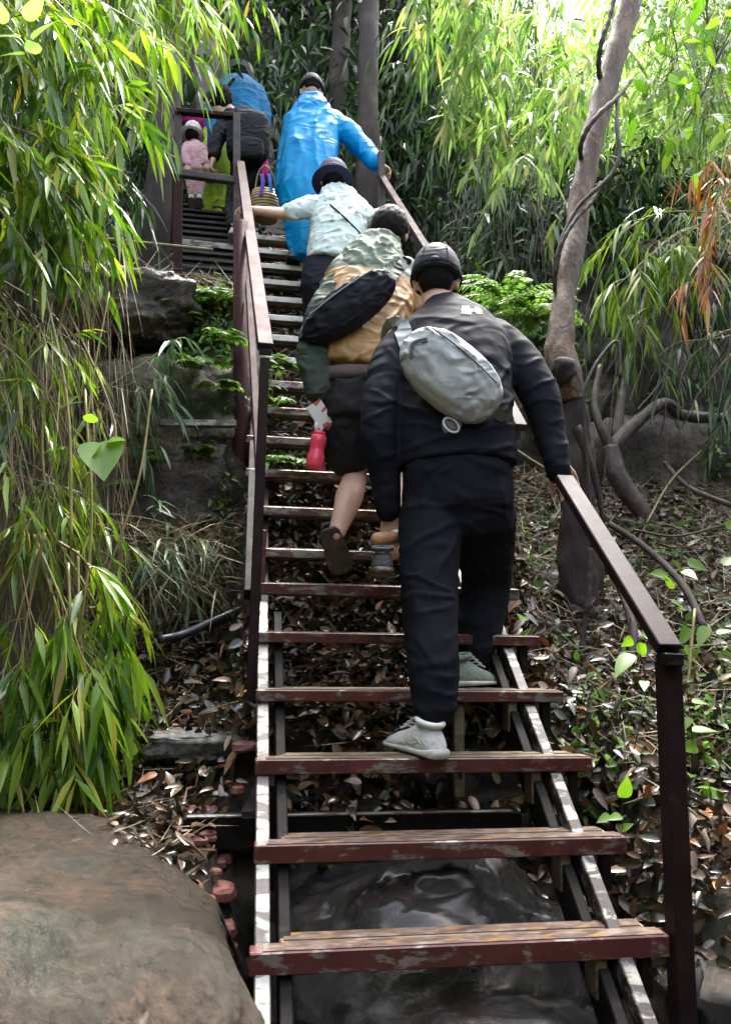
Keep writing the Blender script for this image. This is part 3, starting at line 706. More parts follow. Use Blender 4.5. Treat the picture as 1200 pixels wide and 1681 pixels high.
sapling('sapling with drooping leaves at the right edge of the bank', [(1190, 1120, .9), (1180, 1050, .9), (1150, 1010, .9)], [(1150, 1040, .9), (1185, 1035, .9), (1195, 1080, .9, 1.2), (1120, 1040, .9), (1190, 920, 1.1), (1195, 860, 1.2)], .08)
sapling('single large glossy leaf beside the fifth step', [(868, 1060, .95), (862, 1030, .95), (858, 1000, .95)], [(856, 1010, .92, 1.5), (862, 1035, .9, 1.2)], .075)
sapling('heart leaved climber hanging on the left in front of the cliff', [(60, 560, 1.0), (120, 650, .95), (165, 730, .9)], [(150, 685, .9, .8), (170, 750, .88, 1.7), (190, 722, .9, 1.0), (150, 745, .9, 1.1)], .085, BROAD, 'climbing_plant', .95, cat='climber')
sapling('dark broad leaved climber at the left edge', [(-40, 300, 1.2), (30, 360, 1.15), (90, 470, 1.1)], [(30, 400, 1.1), (80, 400, 1.1), (50, 430, 1.1), (110, 440, 1.1), (100, 390, 1.1), (20, 440, 1.1), (10, 290, 1.1), (60, 280, 1.1)], .12, LEAF_M, 'climbing_plant', .75, cat='climber')
sapling('big bright yellowish leaves in the top left corner', [(-60, 60, .95), (20, 50, .95), (60, 90, .95)], [(10, 60, .9), (55, 75, .9), (20, 90, .9), (60, 15, .9), (5, 20, .9), (75, 50, .92)], .12, LEAF_Y, 'climbing_plant', .5, cat='climber')

# --- right side trees
def trunk_obj(name, pts, rad, m, parent, seg=60, n=26, amp=.14, fr=(9, 9, 3)):
    p = spline(pts, seg); rr = [float(np.interp(i/seg*(len(rad)-1), range(len(rad)), rad)) for i in range(seg+1)]
    mb = tube(p, rr, n); vs = []
    for i, v in enumerate(mb.v):
        c = p[i//n]; v = Vector(v); d = (v-c); q = Vector((v.x*fr[0], v.y*fr[1], v.z*fr[2]))
        vs.append(c+d*(1+amp*noise.fractal(q, 1, 2, 5)*1.6))
    mb.v = [tuple(q) for q in vs]; return obj(name, mb, m, parent, True)
tr = thing('tree', 'leaning brown tree with a knobbly base wrapped by a dark vine', 'tree', at(960, 1060, 1.4))
trunk_obj('trunk', [at(1075, -160, 2.1), at(1040, -20, 1.9), at(998, 130, 1.8), at(965, 260, 1.7), at(945, 380, 1.6), at(925, 490, 1.5), at(918, 570, 1.42), at(926, 615, 1.4), at(934, 660, 1.41)],
          [.08, .066, .064, .060, .056, .058, .066, .078, .072], BARK, tr, 90)
trunk_obj('shaded_root_stock', [at(922, 600, 1.42), at(932, 660, 1.42), at(940, 760, 1.42), at(950, 880, 1.4), at(962, 1090, 1.4)], [.07, .075, .08, .08, .12], BARKD, tr, 60, 30, .22, (14, 14, 5))  # gnarlier lower bark, darkened with the trunk's shade put into its colour
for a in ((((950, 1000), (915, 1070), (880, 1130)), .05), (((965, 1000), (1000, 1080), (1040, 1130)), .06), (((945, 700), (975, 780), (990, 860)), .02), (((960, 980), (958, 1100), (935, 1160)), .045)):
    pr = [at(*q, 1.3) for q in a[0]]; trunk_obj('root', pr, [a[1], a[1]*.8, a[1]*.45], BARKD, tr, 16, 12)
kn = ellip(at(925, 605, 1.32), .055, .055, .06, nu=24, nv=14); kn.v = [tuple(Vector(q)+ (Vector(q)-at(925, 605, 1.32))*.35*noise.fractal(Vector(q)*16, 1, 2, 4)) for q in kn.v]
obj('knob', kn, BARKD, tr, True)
vn = thing('vine', 'dark twisting vine wound around the leaning tree', 'vine', at(1010, 170, 1.6))
V1 = [(1012, -20, 1.75), (1000, 30, 1.70), (987, 70, 1.68), (983, 120, 1.75), (1000, 170, 1.85)]
V2 = [(1035, 130, 1.80), (1013, 160, 1.64), (985, 185, 1.56), (962, 215, 1.56), (952, 250, 1.62), (965, 290, 1.8)]
V3 = [(1013, 160, 1.64), (1012, 210, 1.55), (1016, 255, 1.5), (1000, 290, 1.48), (970, 318, 1.47), (945, 345, 1.48), (925, 385, 1.46), (912, 430, 1.45), (910, 480, 1.5)]
V4 = [(985, 300, 1.55), (972, 330, 1.5), (945, 360, 1.45), (922, 400, 1.42), (912, 450, 1.45)]
vm = MB()
for v, r in ((V1, .014), (V2, .013), (V3, .010), (V4, .010), ([(968, 900, 1.2), (965, 980, 1.15), (955, 1060, 1.1), (965, 1110, 1.05)], .012), ([(1018, 620, 1.2), (1010, 560, 1.25), (960, 640, 1.2), (965, 780, 1.2), (972, 900, 1.2)], .008)):
    tube(spline([at(*q) for q in v], 40), [r*(1+.15*math.sin(i*1.7)) for i in range(41)], 9, vm)
obj('stem', vm, BARKD, vn, True)
for lab, pts, rad, m in (('dark straight trunk behind the raincoat, right one of the pair', [(595, 420, 4.9), (603, 250, 4.9), (606, -80, 5.2)], [.13, .11, .095], BARKD),
                         ('greyer trunk behind the raincoat, left one of the pair', [(540, 260, 5.6), (556, 120, 5.6), (568, -60, 5.8)], [.12, .1, .09], BARKD),
                         ('black shaded trunk left of the railing frame', [(245, 470, 3.5), (262, 300, 3.5), (282, 120, 3.6), (290, -40, 3.8)], [.15, .1, .085, .07], BARKD),
                         ('thin pale grey trunk at the back between bent hiker and frame', [(345, 240, 5.6), (340, 100, 5.6), (335, -60, 5.8)], [.16, .15, .14], ROOTM)):
    t = thing('tree', lab, 'tree', at(*pts[0])); trunk_obj('trunk', [at(*q) for q in pts], rad, m, t, 40, 18, .1)
    lv = Leaves(); tw = MB(); top = at(*pts[-1])
    for _ in range(26):
        q = top+Vector((random.gauss(0, .6), random.gauss(0, .5), random.uniform(.0, .9))); tube([top, q], .01, 4, tw)
        for _ in range(40): lv.add(q+rv(.22), rv()+DOWN*.6, Vector((0, 0, 1))+rv(.5), .13, .045, .2)
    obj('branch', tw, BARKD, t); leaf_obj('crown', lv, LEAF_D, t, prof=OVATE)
cb = thing('fallen_branch', 'crooked grey branch bending over the right bank in front of a rock', 'branch', at(1065, 850, 2.0))
trunk_obj('branch', [at(1240, 690, 2.2), at(1170, 686, 2.2), at(1115, 680, 2.15), at(1090, 662, 2.1), at(1050, 688, 2.05), at(1015, 722, 2.0), at(1003, 745, 2.0)], [.03, .034, .032, .036, .036, .038, .04], ROOTM, cb, 50, 14)
trunk_obj('branch', [at(1000, 735, 1.98), at(1010, 775, 1.95), at(1035, 815, 1.92), at(1070, 860, 1.9)], [.045, .052, .05, .04], ROOTM, cb, 30, 14)
trunk_obj('branch', [at(1003, 735, 2.0), at(985, 700, 2.0), at(975, 660, 2.05), at(985, 600, 2.1)], [.035, .022, .02, .016], ROOTM, cb, 20, 10)
trunk_obj('branch', [at(1010, 720, 2.02), at(1022, 640, 2.1), at(1045, 540, 2.3), at(1060, 480, 2.5)], [.03, .022, .02, .016], ROOTM, cb, 20, 10)

# hanging roots and bare twigs over the dark hollow
tb = MB(); rt = thing('root', 'bundle of thin hanging roots below the right bank edge', 'roots', at(1100, 540, 2.2))
for _ in range(34):
    x = random.uniform(980, 1210); y = random.uniform(420, 560); Y = random.uniform(1.9, 2.7)
    tube(spline([at(x, y, Y), at(x+random.uniform(-40, 30), y+90, Y-.1), at(x+random.uniform(-60, 50), y+random.uniform(130, 300), Y-.15)], 8), random.uniform(.0015, .004), 4, tb)
obj('strand', tb, TWIG, rt)
tb = MB(); rt = thing('root', 'bundle of fine pale roots hanging behind the black cap', 'roots', at(800, 330, 3.0))
for _ in range(50):
    x = random.uniform(740, 910); y = random.uniform(230, 340); Y = random.uniform(2.7, 3.2)
    tube(spline([at(x, y, Y), at(x+random.uniform(-20, 20), y+60, Y-.1), at(x+random.uniform(-30, 30), y+random.uniform(90, 230), Y-.1)], 8), random.uniform(.0015, .0035), 4, tb)
obj('strand', tb, TWIG, rt)

# --- right side bamboo and bushes
bamboo('brilliant yellow green bamboo filling the upper right', arcs((1330, -120, 3.6), [(820, 60, 3.4), (900, 160, 3.2), (860, 240, 3.0), (1080, 120, 3.2), (1000, 60, 3.6), (1100, 230, 3.0), (1180, 180, 3.0), (820, 310, 2.9), (880, 90, 3.6), (1150, 60, 3.4), (930, 330, 2.9), (1050, 300, 2.9), (780, 170, 3.4)], .08), LEAF_Y, .22, .034, 20, 6, .3, .25, .6)
bamboo('second sunlit bamboo behind the vine wrapped tree', arcs((1250, 60, 3.9), [(860, 320, 3.2), (800, 240, 3.4), (920, 200, 3.6), (1000, 330, 3.2), (1080, 380, 3.0), (1180, 330, 3.0), (1150, 250, 3.4), (1040, 180, 3.8), (960, 100, 4.0)], .1), LEAF_Y, .2, .032, 17, 6, .28, .25, .6)
bamboo('pale bamboo tassels hanging at the top centre', arcs((760, -200, 3.6), [(700, 90, 3.5), (740, 160, 3.4), (690, 30, 3.6), (800, 120, 3.4), (780, 50, 3.5), (820, 180, 3.3), (760, 100, 3.6)], .05), LEAF_Y, .24, .034, 10, 6, .22, .4, .8)
bamboo('mid green bamboo behind the pale tassels', arcs((900, -160, 4.4), [(660, 120, 4.4), (720, 220, 4.2), (800, 250, 4.0), (860, 130, 4.2), (650, 40, 4.6), (880, 260, 3.8)], .05), LEAF_M, .2, .024, 20, 6, .3, .2, .9)
bamboo('shaded bamboo spray leaning out right of the tree trunk', arcs((1220, 330, 2.3), [(1000, 480, 2.0), (1020, 520, 2.1), (1060, 430, 2.2), (990, 410, 2.2), (1100, 400, 2.3), (1040, 560, 2.1)], .1), LEAF_L, .19, .022, 12, 5, .2, .35, .9)
bamboo('dark bamboo overhanging the hollow on the right', arcs((1330, 300, 2.8), [(1100, 450, 2.6), (1180, 480, 2.4), (1040, 420, 2.8), (1150, 400, 2.6), (1210, 520, 2.3), (1120, 540, 2.6)], .1), LEAF_M, .18, .022, 16, 6, .24, .25, .9)
bamboo('withered orange bamboo at the right edge', arcs((1260, 180, 1.9), [(1160, 400, 1.75), (1130, 480, 1.75), (1180, 300, 1.8), (1140, 270, 1.9), (1175, 440, 1.7)], .04), LEAF_O, .15, .02, 6, 5, .13, .4, 1.0)
bamboo('thin green bamboo on the bank at the lower right edge', arcs((1260, 560, 2.0), [(1150, 640, 1.9), (1120, 560, 2.0), (1180, 700, 1.8), (1100, 620, 2.0)], .1), LEAF_M, .14, .017, 6, 5, .16, .3, .9)
# broad leaves against the light, top right
def leafy_branch(label, path, n, ls, m, r=.012, wl=.5, spread=.22):
    pts = spline([at(*q) for q in path], 20); t = thing('tree_branch', label, 'branch', pts[0]); obj('branch', tube(pts, [r*(1-.035*i) for i in range(21)], 7), TWIG, t, True)
    lv = Leaves(); tb = MB()
    for _ in range(n):
        p = random.choice(pts[3:]); q = p+rv(spread); tube([p, q], .0018, 4, tb)
        lv.add(q, rv(.6)+DOWN*.9, rv(.6)+Vector((0, -.5, .5)), ls*random.uniform(.7, 1.2), ls*wl*random.uniform(.8, 1.1), .2)
    obj('twig', tb, TWIG, t); leaf_obj('foliage', lv, m, t, prof=OVATE); return t
leafy_branch('dark branch with oval leaves crossing the top right corner', [(1230, 20, 2.0), (1180, 90, 2.0), (1155, 150, 2.0), (1125, 200, 2.05)], 60, .13, BROAD)
leafy_branch('leafy branch drooping from the top edge at the right', [(1165, -40, 2.4), (1160, 30, 2.4), (1180, 120, 2.4), (1150, 210, 2.4)], 90, .12, BROAD, .008)
leafy_branch('leafy branch hanging from the top edge left of the right corner', [(1090, -60, 2.7), (1100, 30, 2.7), (1110, 100, 2.7), (1070, 160, 2.7)], 70, .12, BROAD, .007)

# --- the wooded slope behind: one mass of leaves nobody could count
def hillmass(name, label, n, box, ls, m, seed, lift=(0, .5), msk=None):
    rng = np.random.default_rng(seed); x = rng.uniform(box[0], box[1], n*2); y = rng.uniform(box[2], box[3], n*2)
    k = fbm(x, y, 1.1, seed, 4); ok = k > rng.uniform(-.5, .35, len(x)); 
    if msk is not None: ok &= msk(x, y)
    x, y = x[ok][:n], y[ok][:n]; z = H(x, y)+rng.uniform(*lift, len(x))*np.clip(1+2*fbm(x, y, 1.8, seed+9, 3), .1, 2)
    lv = Leaves(); d = rng.normal(0, .6, (len(x), 3)); d[:, 2] -= .8; nn = rng.normal(0, .6, (len(x), 3)); nn[:, 2] += .6; nn[:, 1] -= .4
    lv.P = np.stack([x, y, z], 1); lv.D = d; lv.N = nn; lv.L = ls*rng.uniform(.6, 1.3, len(x)); lv.W = lv.L*.16; lv.G = rng.uniform(.1, .5, len(x))
    o = leaf_obj(name, lv, m); kind(o, 'stuff'); o['label'] = label; return o
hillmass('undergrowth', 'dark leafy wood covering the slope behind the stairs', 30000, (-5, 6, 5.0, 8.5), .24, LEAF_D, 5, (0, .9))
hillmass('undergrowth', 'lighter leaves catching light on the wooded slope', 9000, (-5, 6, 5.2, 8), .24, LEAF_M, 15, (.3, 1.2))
hillmass('undergrowth', 'dark leafy bank right of the upper flight', 9000, (1.2, 4, 2.9, 5.2), .17, LEAF_D, 25, (0, .45))
hillmass('undergrowth', 'dark leafy bank left of the railing frame', 5000, (-4, -.9, 3.4, 5.6), .2, LEAF_D, 35, (0, .7))
hillmass('undergrowth', 'bright leaves high on the slope at the upper right', 14000, (1.8, 6.5, 4.0, 8.5), .22, LEAF_Y, 45, (.3, 1.8))

# poles and cords strung across the left side
def pole(label, pts, rr, m, name='bamboo_pole', cat='pole'):
    o = obj(name, tube(spline([at(*q) for q in pts], 14), rr, 7), m, None, True); return tag(o, label, cat)
pole('long straight dead bamboo pole running level to the brown post', [(110, 386, 2.9), (200, 395, 3.0), (350, 410, 3.1)], .011, CULM)
pole('pale cord stretched from the foliage down to the frame bottom rail', [(205, 205, 3.0), (250, 236, 3.1), (292, 262, 3.2)], .007, STRAWC if 'STRAWC' in globals() else CULM, 'cord', 'cord')
pole('dry cane lying across the ledge below the brown post', [(195, 455, 2.6), (240, 462, 2.6), (320, 480, 2.55)], .008, CULM, 'cane', 'cane')
pole('dark stick lying on the soil between boulder and post foot', [(232, 1298, .9), (300, 1300, .88), (372, 1312, .82)], .007, TWIG, 'stick', 'stick')
pole('dark root bent over the right end of the brown boulder', [(270, 1325, .92), (310, 1350, .86), (345, 1400, .72)], .018, ROOTM, 'root', 'root')
pole('slanting dead stalk on the right bank behind the black trousers', [(850, 740, 1.9), (930, 800, 1.7), (905, 860, 1.6)], .006, CULM, 'stalk', 'stalk')
for a, b, c_, lab in (((1150, 740, 2.2), (1100, 790, 2.0), (1060, 860, 1.8), 'pale broken twig below the crooked branch'), ((1040, 870, 1.4), (1110, 880, 1.5), (1195, 860, 1.7), 'dark twig lying level on the bank right of the rail'), ((985, 1240, .8), (1010, 1290, .7), (1030, 1330, .65), 'pale stick leaning by the small seedlings'), ((1140, 1000, 1.0), (1125, 1150, .85), (1095, 1300, .7), 'thin grass stalk beside the lower end post')):
    pole(lab, [a, b, c_], .006, CULM if 'pale' in lab or 'grass' in lab else TWIG, 'twig', 'twig')
scatter('dry_grass', 'pale pine like straw over the right bank', 4200, (1.15, 2.8, .6, 3.0), (.08, .3), (.003, .006), STRAW, .08, .6, None, .2)
scatter('fallen_leaf', 'wet fallen leaves with pale glints put into their colour', 350, (-.4, 2.4, .2, 2.6), (.04, .10), (.02, .05), leaf_mat('painted_glint_wet_leaf', [(0, (.2, .16, .13)), (1, (.5, .44, .38))], .1, .2, 1), .07, .8, OVATE)  # pale colour paints the white glint on wet leaves

# low plants rooted where the photograph shows them, each patch found by looking at the ground there
GT = bvh(GROUND)
def cover(name, label, boxes, n, ll, m, prof=OVATE, wl=.45, k=5, spread=.05, out=.05, droop=.2):
    lv = Leaves()
    for (x0, x1, y0, y1, wgt) in boxes:
        for _ in range(int(n*wgt)):
            h = pick(GT, random.uniform(x0, x1), random.uniform(y0, y1))
            if h[0] is None or h[3] > 9: continue
            nn = (h[1]+Vector((0, -.3, .5))).normalized(); c = h[0]+nn*random.uniform(.005, out)
            for i in range(random.randint(max(1, k-3), k+2)):
                d = rv(.6)+nn*.35; L = random.uniform(*ll); lv.add(c+rv(spread*.5), d, nn+rv(.3), L, L*wl, droop)
    o = leaf_obj(name, lv, m, prof=prof); kind(o, 'stuff'); o['label'] = label; return o
cover('ground_cover', 'small bright green plants climbing the left cliff beside the rail', [(240, 385, 450, 560, 1.0), (290, 388, 560, 690, .7), (200, 388, 700, 860, .35), (160, 300, 470, 560, .35)], 170, (.025, .055), FERN)
cover('ground_cover', 'green plants showing behind the open upper treads', [(420, 520, 560, 700, .6), (420, 520, 740, 800, .4), (430, 600, 960, 1010, .06)], 60, (.025, .05), FERN)
cover('ground_cover', 'seedlings and small leaves over the right bank', [(860, 1010, 860, 1120, .15), (900, 1060, 1120, 1360, .5), (1000, 1200, 760, 1000, .9), (1120, 1200, 1000, 1300, .9), (960, 1200, 620, 780, .6), (860, 1000, 800, 1000, .4)], 80, (.025, .06), FERN)
cover('ground_cover', 'leafy plants on the bank behind the black cap', [(760, 900, 380, 560, 1.0), (860, 960, 540, 700, .4)], 150, (.03, .07), FERN)
cover('moss', 'dark moss and low leaves on the left cliff', [(160, 388, 440, 880, 1.0)], 260, (.012, .03), LEAF_M, k=4)
cover('leaf_litter', 'dead leaves caught on the left cliff and ledge', [(160, 388, 430, 560, 1.0), (160, 388, 840, 960, 1.0), (160, 388, 560, 840, .2)], 260, (.03, .08), DEAD, k=2, wl=.35)
cover('leaf_litter', 'large wet matted leaves between the treads', [(440, 900, 960, 1440, 1.0), (250, 400, 960, 1330, .5), (900, 1190, 1050, 1600, .8)], 420, (.03, .08), DEAD, k=2, wl=.42, out=.06)
boulder('rock', (1.42, 1.62, .72), (.26, .22, .26), 'black lump painted as the shade of the hollow right of the vine wrapped tree', BLACKROCK, 23, 60, .3, .8)  # black lump stands in for the shaded hollow, its darkness put into the colour
boulder('rock', (1.12, 1.32, .50), (.17, .16, .20), 'dark wet stone half buried behind the legs of the man in black', BLACKROCK, 29, 50, .3, .8)
boulder('rock', (-.50, 2.03, 1.34), (.44, .22, .30), 'jutting brown ledge low on the left cliff', CLIFF, 33, 140, .2, .7)
boulder('rock', (-.42, 2.06, 1.80), (.46, .20, .26), 'broad dark ledge below the pale metal bar', CLIFF, 37, 140, .2, .7)
boulder('rock', (-.70, 2.06, 2.35), (.34, .20, .18), 'mossy ledge under the straw at the top of the left cliff', CLIFF, 41, 140, .25, .7)
# tangled roots down the right bank
for i, (pp_, rr, lab) in enumerate((([(1000, 860, 1.7), (1060, 900, 1.5), (1120, 960, 1.2), (1160, 1040, 1.0)], .016, 'dark root snaking down the bank right of the rail'), ([(960, 900, 1.5), (1010, 950, 1.35), (1040, 1040, 1.1), (1025, 1120, 1.0)], .018, 'dark root curling below the vine wrapped tree'), ([(900, 1060, 1.25), (940, 1150, 1.05), (1000, 1200, .85), (1060, 1200, .8)], .012, 'thin root lying across the litter by the fifth step'), ([(1090, 760, 2.2), (1130, 800, 2.0), (1200, 830, 1.9)], .014, 'grey root beside the smooth dark rock'))):
    pole(lab, pp_, rr, ROOTM if 'grey' in lab else BARKD, 'root', 'root')
# unseen leaf walls added to block low light, standing for the wood around
def leafwall(label, n, bx, by, bz, ls, seed):
    g = np.random.default_rng(seed); lv = Leaves(); P_ = np.stack([g.uniform(*bx, n), g.uniform(*by, n), g.uniform(*bz, n)], 1)
    lv.P = P_; lv.D = g.normal(0, .6, (n, 3))-np.array([[0, 0, .7]]); lv.N = g.normal(0, 1, (n, 3)); lv.L = ls*g.uniform(.6, 1.3, n); lv.W = lv.L*.3; lv.G = g.uniform(.1, .4, n)
    o = leaf_obj('undergrowth', lv, LEAF_D, prof=OVATE); kind(o, 'stuff'); o['label'] = label
leafwall('unseen forest leaf wall behind the photographer, added to block low light', 15000, (-9, 9), (-8, -5), (-2, 4.2), .7, 61)
leafwall('unseen forest leaf wall left of the stairs, added to block low light', 9000, (-7, -3.6), (-6, 4), (-1.5, 7.5), .6, 62)
leafwall('unseen forest leaf wall right of the stairs, added to block low light', 6000, (4.6, 8), (-6, 2), (-1.5, 6), .6, 63)
bamboo('airy bright bamboo sprays crossing the straw on the left', arcs((-80, 500, 1.1), [(100, 570, 1.05), (60, 660, 1.0), (130, 760, 1.1), (30, 800, .95), (160, 830, 1.15), (80, 900, .95)], .1), LEAF_L, .11, .019, 5, 5, .14, .3, .6, .004)
bamboo('bright bamboo spray over the dark gap at the top left', arcs((150, -120, 1.9), [(230, 130, 1.9), (180, 230, 1.8), (240, 60, 1.9), (150, 160, 1.8), (320, 0, 2.0)], .1), LEAF_Y, .15, .022, 9, 6, .2, .3, .7)

# ------------------------------------------------------------ people
SKIN = simple('skin', [(.3, (.52, .30, .21)), (.7, (.66, .41, .30))], 9, (.4, .6), .1, .003)
HAIR = simple('black_hair', [(.3, (.002, .0015, .0015)), (.7, (.010, .007, .006))], 60, (.55, .75), .8, .008, (1, 1, .35), spec=.2)
def cloth(name, c1, c2=None, rough=(.6, .85), fs=9, fold=.5, trans=0, spec=.3, c3=None, zsplit=None, alpha=1, fd=.02):
    """woven cloth with creases; c3 above the height zsplit for a two coloured garment"""
    m, t, p, out = mat(name); v = coords(t); c2 = c2 or tuple(min(1, q*1.5+.003) for q in c1)
    n = nz(t, v, 5, 6); c = ramp(t, n, [(.35, c1), (.65, c2)]).outputs[0]
    if c3:
        sp = t.nodes.new('ShaderNodeSeparateXYZ'); t.links.new(v, sp.inputs[0])
        ad = N(t, 'ShaderNodeMath', operation='MULTIPLY_ADD'); t.links.new(sp.outputs[0], ad.inputs[0]); ad.inputs[1].default_value = .12; t.links.new(sp.outputs[2], ad.inputs[2])
        a2 = N(t, 'ShaderNodeMath', operation='GREATER_THAN'); t.links.new(ad.outputs[0], a2.inputs[0]); a2.inputs[1].default_value = zsplit
        c = mixc(t, a2.outputs[0], c, c3)
    t.links.new(c, p.inputs['Base Color']); p.inputs['Roughness'].default_value = sum(rough)/2; p.inputs['Specular IOR Level'].default_value = spec
    w1 = N(t, 'ShaderNodeTexNoise', Scale=fs, Detail=3.0, Roughness=.45, Distortion=1.2); w1.noise_type = 'RIDGED_MULTIFRACTAL'
    t.links.new(coords(t, (1, 1, 1.9)), w1.inputs['Vector'])
    b1 = bump(t, p, w1.outputs[0], fold, fd); bump(t, p, nz(t, v, 260, 2), .12, .001, b1)
    if trans:
        tr = t.nodes.new('ShaderNodeBsdfTranslucent'); t.links.new(c, tr.inputs[0]); mx = t.nodes.new('ShaderNodeMixShader'); mx.inputs[0].default_value = trans
        t.links.new(p.outputs[0], mx.inputs[1]); t.links.new(tr.outputs[0], mx.inputs[2]); t.links.new(mx.outputs[0], out.inputs[0])
    return m
def folds(amp, f=9, zs=1.6, seed=0, ax=None):
    def g(p):
        q = Vector((p.x*f+seed, p.y*f, p.z*f*zs))
        a = 1-abs(noise.noise(q))*2; b = 1-abs(noise.noise(q*2.3+Vector((5, 1, 2))))*2
        return amp*(max(a, 0)**3*.9+max(b, 0)**3*.4-.35)
    return g

def creases(segs, base=None):
    """raised folds along given lines (end, end, width, height), added to a fine fold pattern"""
    S = [((a.x, a.z), (b.x, b.z), w_, h_) for a, b, w_, h_ in segs]
    def g(p):
        o = base(p) if base else 0
        wx = p.x+.010*noise.noise(p*14); wz = p.z+.010*noise.noise(p*14+Vector((7, 0, 0)))
        for (ax, az), (bx, bz), w_, h_ in S:
            dx, dz = bx-ax, bz-az; t = ((wx-ax)*dx+(wz-az)*dz)/(dx*dx+dz*dz+1e-9); t = min(1, max(0, t))
            d2 = (wx-ax-t*dx)**2+(wz-az-t*dz)**2
            if d2 < 9*w_*w_: o += h_*math.exp(-d2/(w_*w_))*(1-abs(2*t-1)**3*.7)
        return o
    return g
def hand_mb(wr, d, palm_n, side, curl=(25, 35, 25), s=1.0, mb=None, spread=.06, thumb=35):
    """wrist point, finger direction, direction the palm faces, thumb side (unit vectors)"""
    mb = mb or MB(); d = Vector(d).normalized(); pn = Vector(palm_n); pn = (pn-d*pn.dot(d)).normalized()
    sd_ = Vector(side); sd_ = (sd_-d*sd_.dot(d)-pn*sd_.dot(pn)).normalized(); wr = Vector(wr)
    def R_(vec, ang): return vec*math.cos(ang)+pn*math.sin(ang)
    rings = []
    for t, wd, th in ((-.012, .025, .019), (.015, .030, .018), (.045, .039, .016), (.075, .041, .014), (.09, .038, .011)):
        rings.append(ring(wr+d*t*s, sd_, pn, wd*s, th*s, 14, .8))
    loft(rings, mb)
    for i, (off, ln) in enumerate(((.030, .88), (.010, 1.0), (-.010, .94), (-.029, .74))):
        p = wr+(d*(.084-.006*abs(i-1))+sd_*off)*s; dd = (d+sd_*spread*(1.2-i)).normalized(); a = 0; pts = [p-dd*.02*s, p]
        for L, c in zip((.042, .027, .022), curl):
            a += R(c*(1+.07*i)); dr = dd*math.cos(a)+pn*math.sin(a); p = p+dr*L*ln*s; pts.append(p)
        capsule(pts, [.0095*s, .0095*s, .0088*s, .008*s, .007*s], 10, mb=mb)
    p = wr+(d*.022+sd_*.026)*s; ta = R(thumb); t1 = (sd_*math.sin(ta+.35)+d*math.cos(ta)+pn*.35).normalized(); p1 = p+t1*.036*s; t2 = (t1*.4+d*.7+pn*.55).normalized(); p2 = p1+t2*.03*s
    capsule([p, p1, p2, p2+(t2+pn*.3).normalized()*.02*s], [.0135*s, .0115*s, .010*s, .008*s], 10, mb=mb)
    return mb

def head_mb(c, f, s=1.0, mb=None):
    mb = mb or MB(); f = Vector(f).normalized(); r = f.cross(Vector((0, 0, 1))).normalized(); u = r.cross(f); ax = (r, f, u); c = Vector(c)
    q = lambda x, y, z: c+(r*x+f*y+u*z)*s
    ellip(q(0, -.008, .02), .076*s, .096*s, .098*s, ax, 22, 14, mb); ellip(q(0, .028, -.05), .058*s, .062*s, .072*s, ax, 18, 12, mb)
    ellip(q(0, .052, -.098), .028*s, .024*s, .02*s, ax, mb=mb)                                   # chin
    capsule([q(0, .09, .01), q(0, .108, -.028)], [.009*s, .015*s], 10, mb=mb)                     # nose
    ellip(q(0, .088, -.062), .024*s, .009*s, .009*s, ax, mb=mb)                                   # lips
    for k in (-1, 1):
        ellip(q(.03*k, .08, .016), .015*s, .012*s, .009*s, ax, mb=mb); ellip(q(.03*k, .084, .034), .02*s, .008*s, .005*s, ax, mb=mb)
        ellip(q(.078*k, -.004, -.012), .010*s, .020*s, .033*s, ax, mb=mb); ellip(q(.086*k, -.012, .004), .008*s, .014*s, .02*s, ax, mb=mb)
    return mb, ax, q

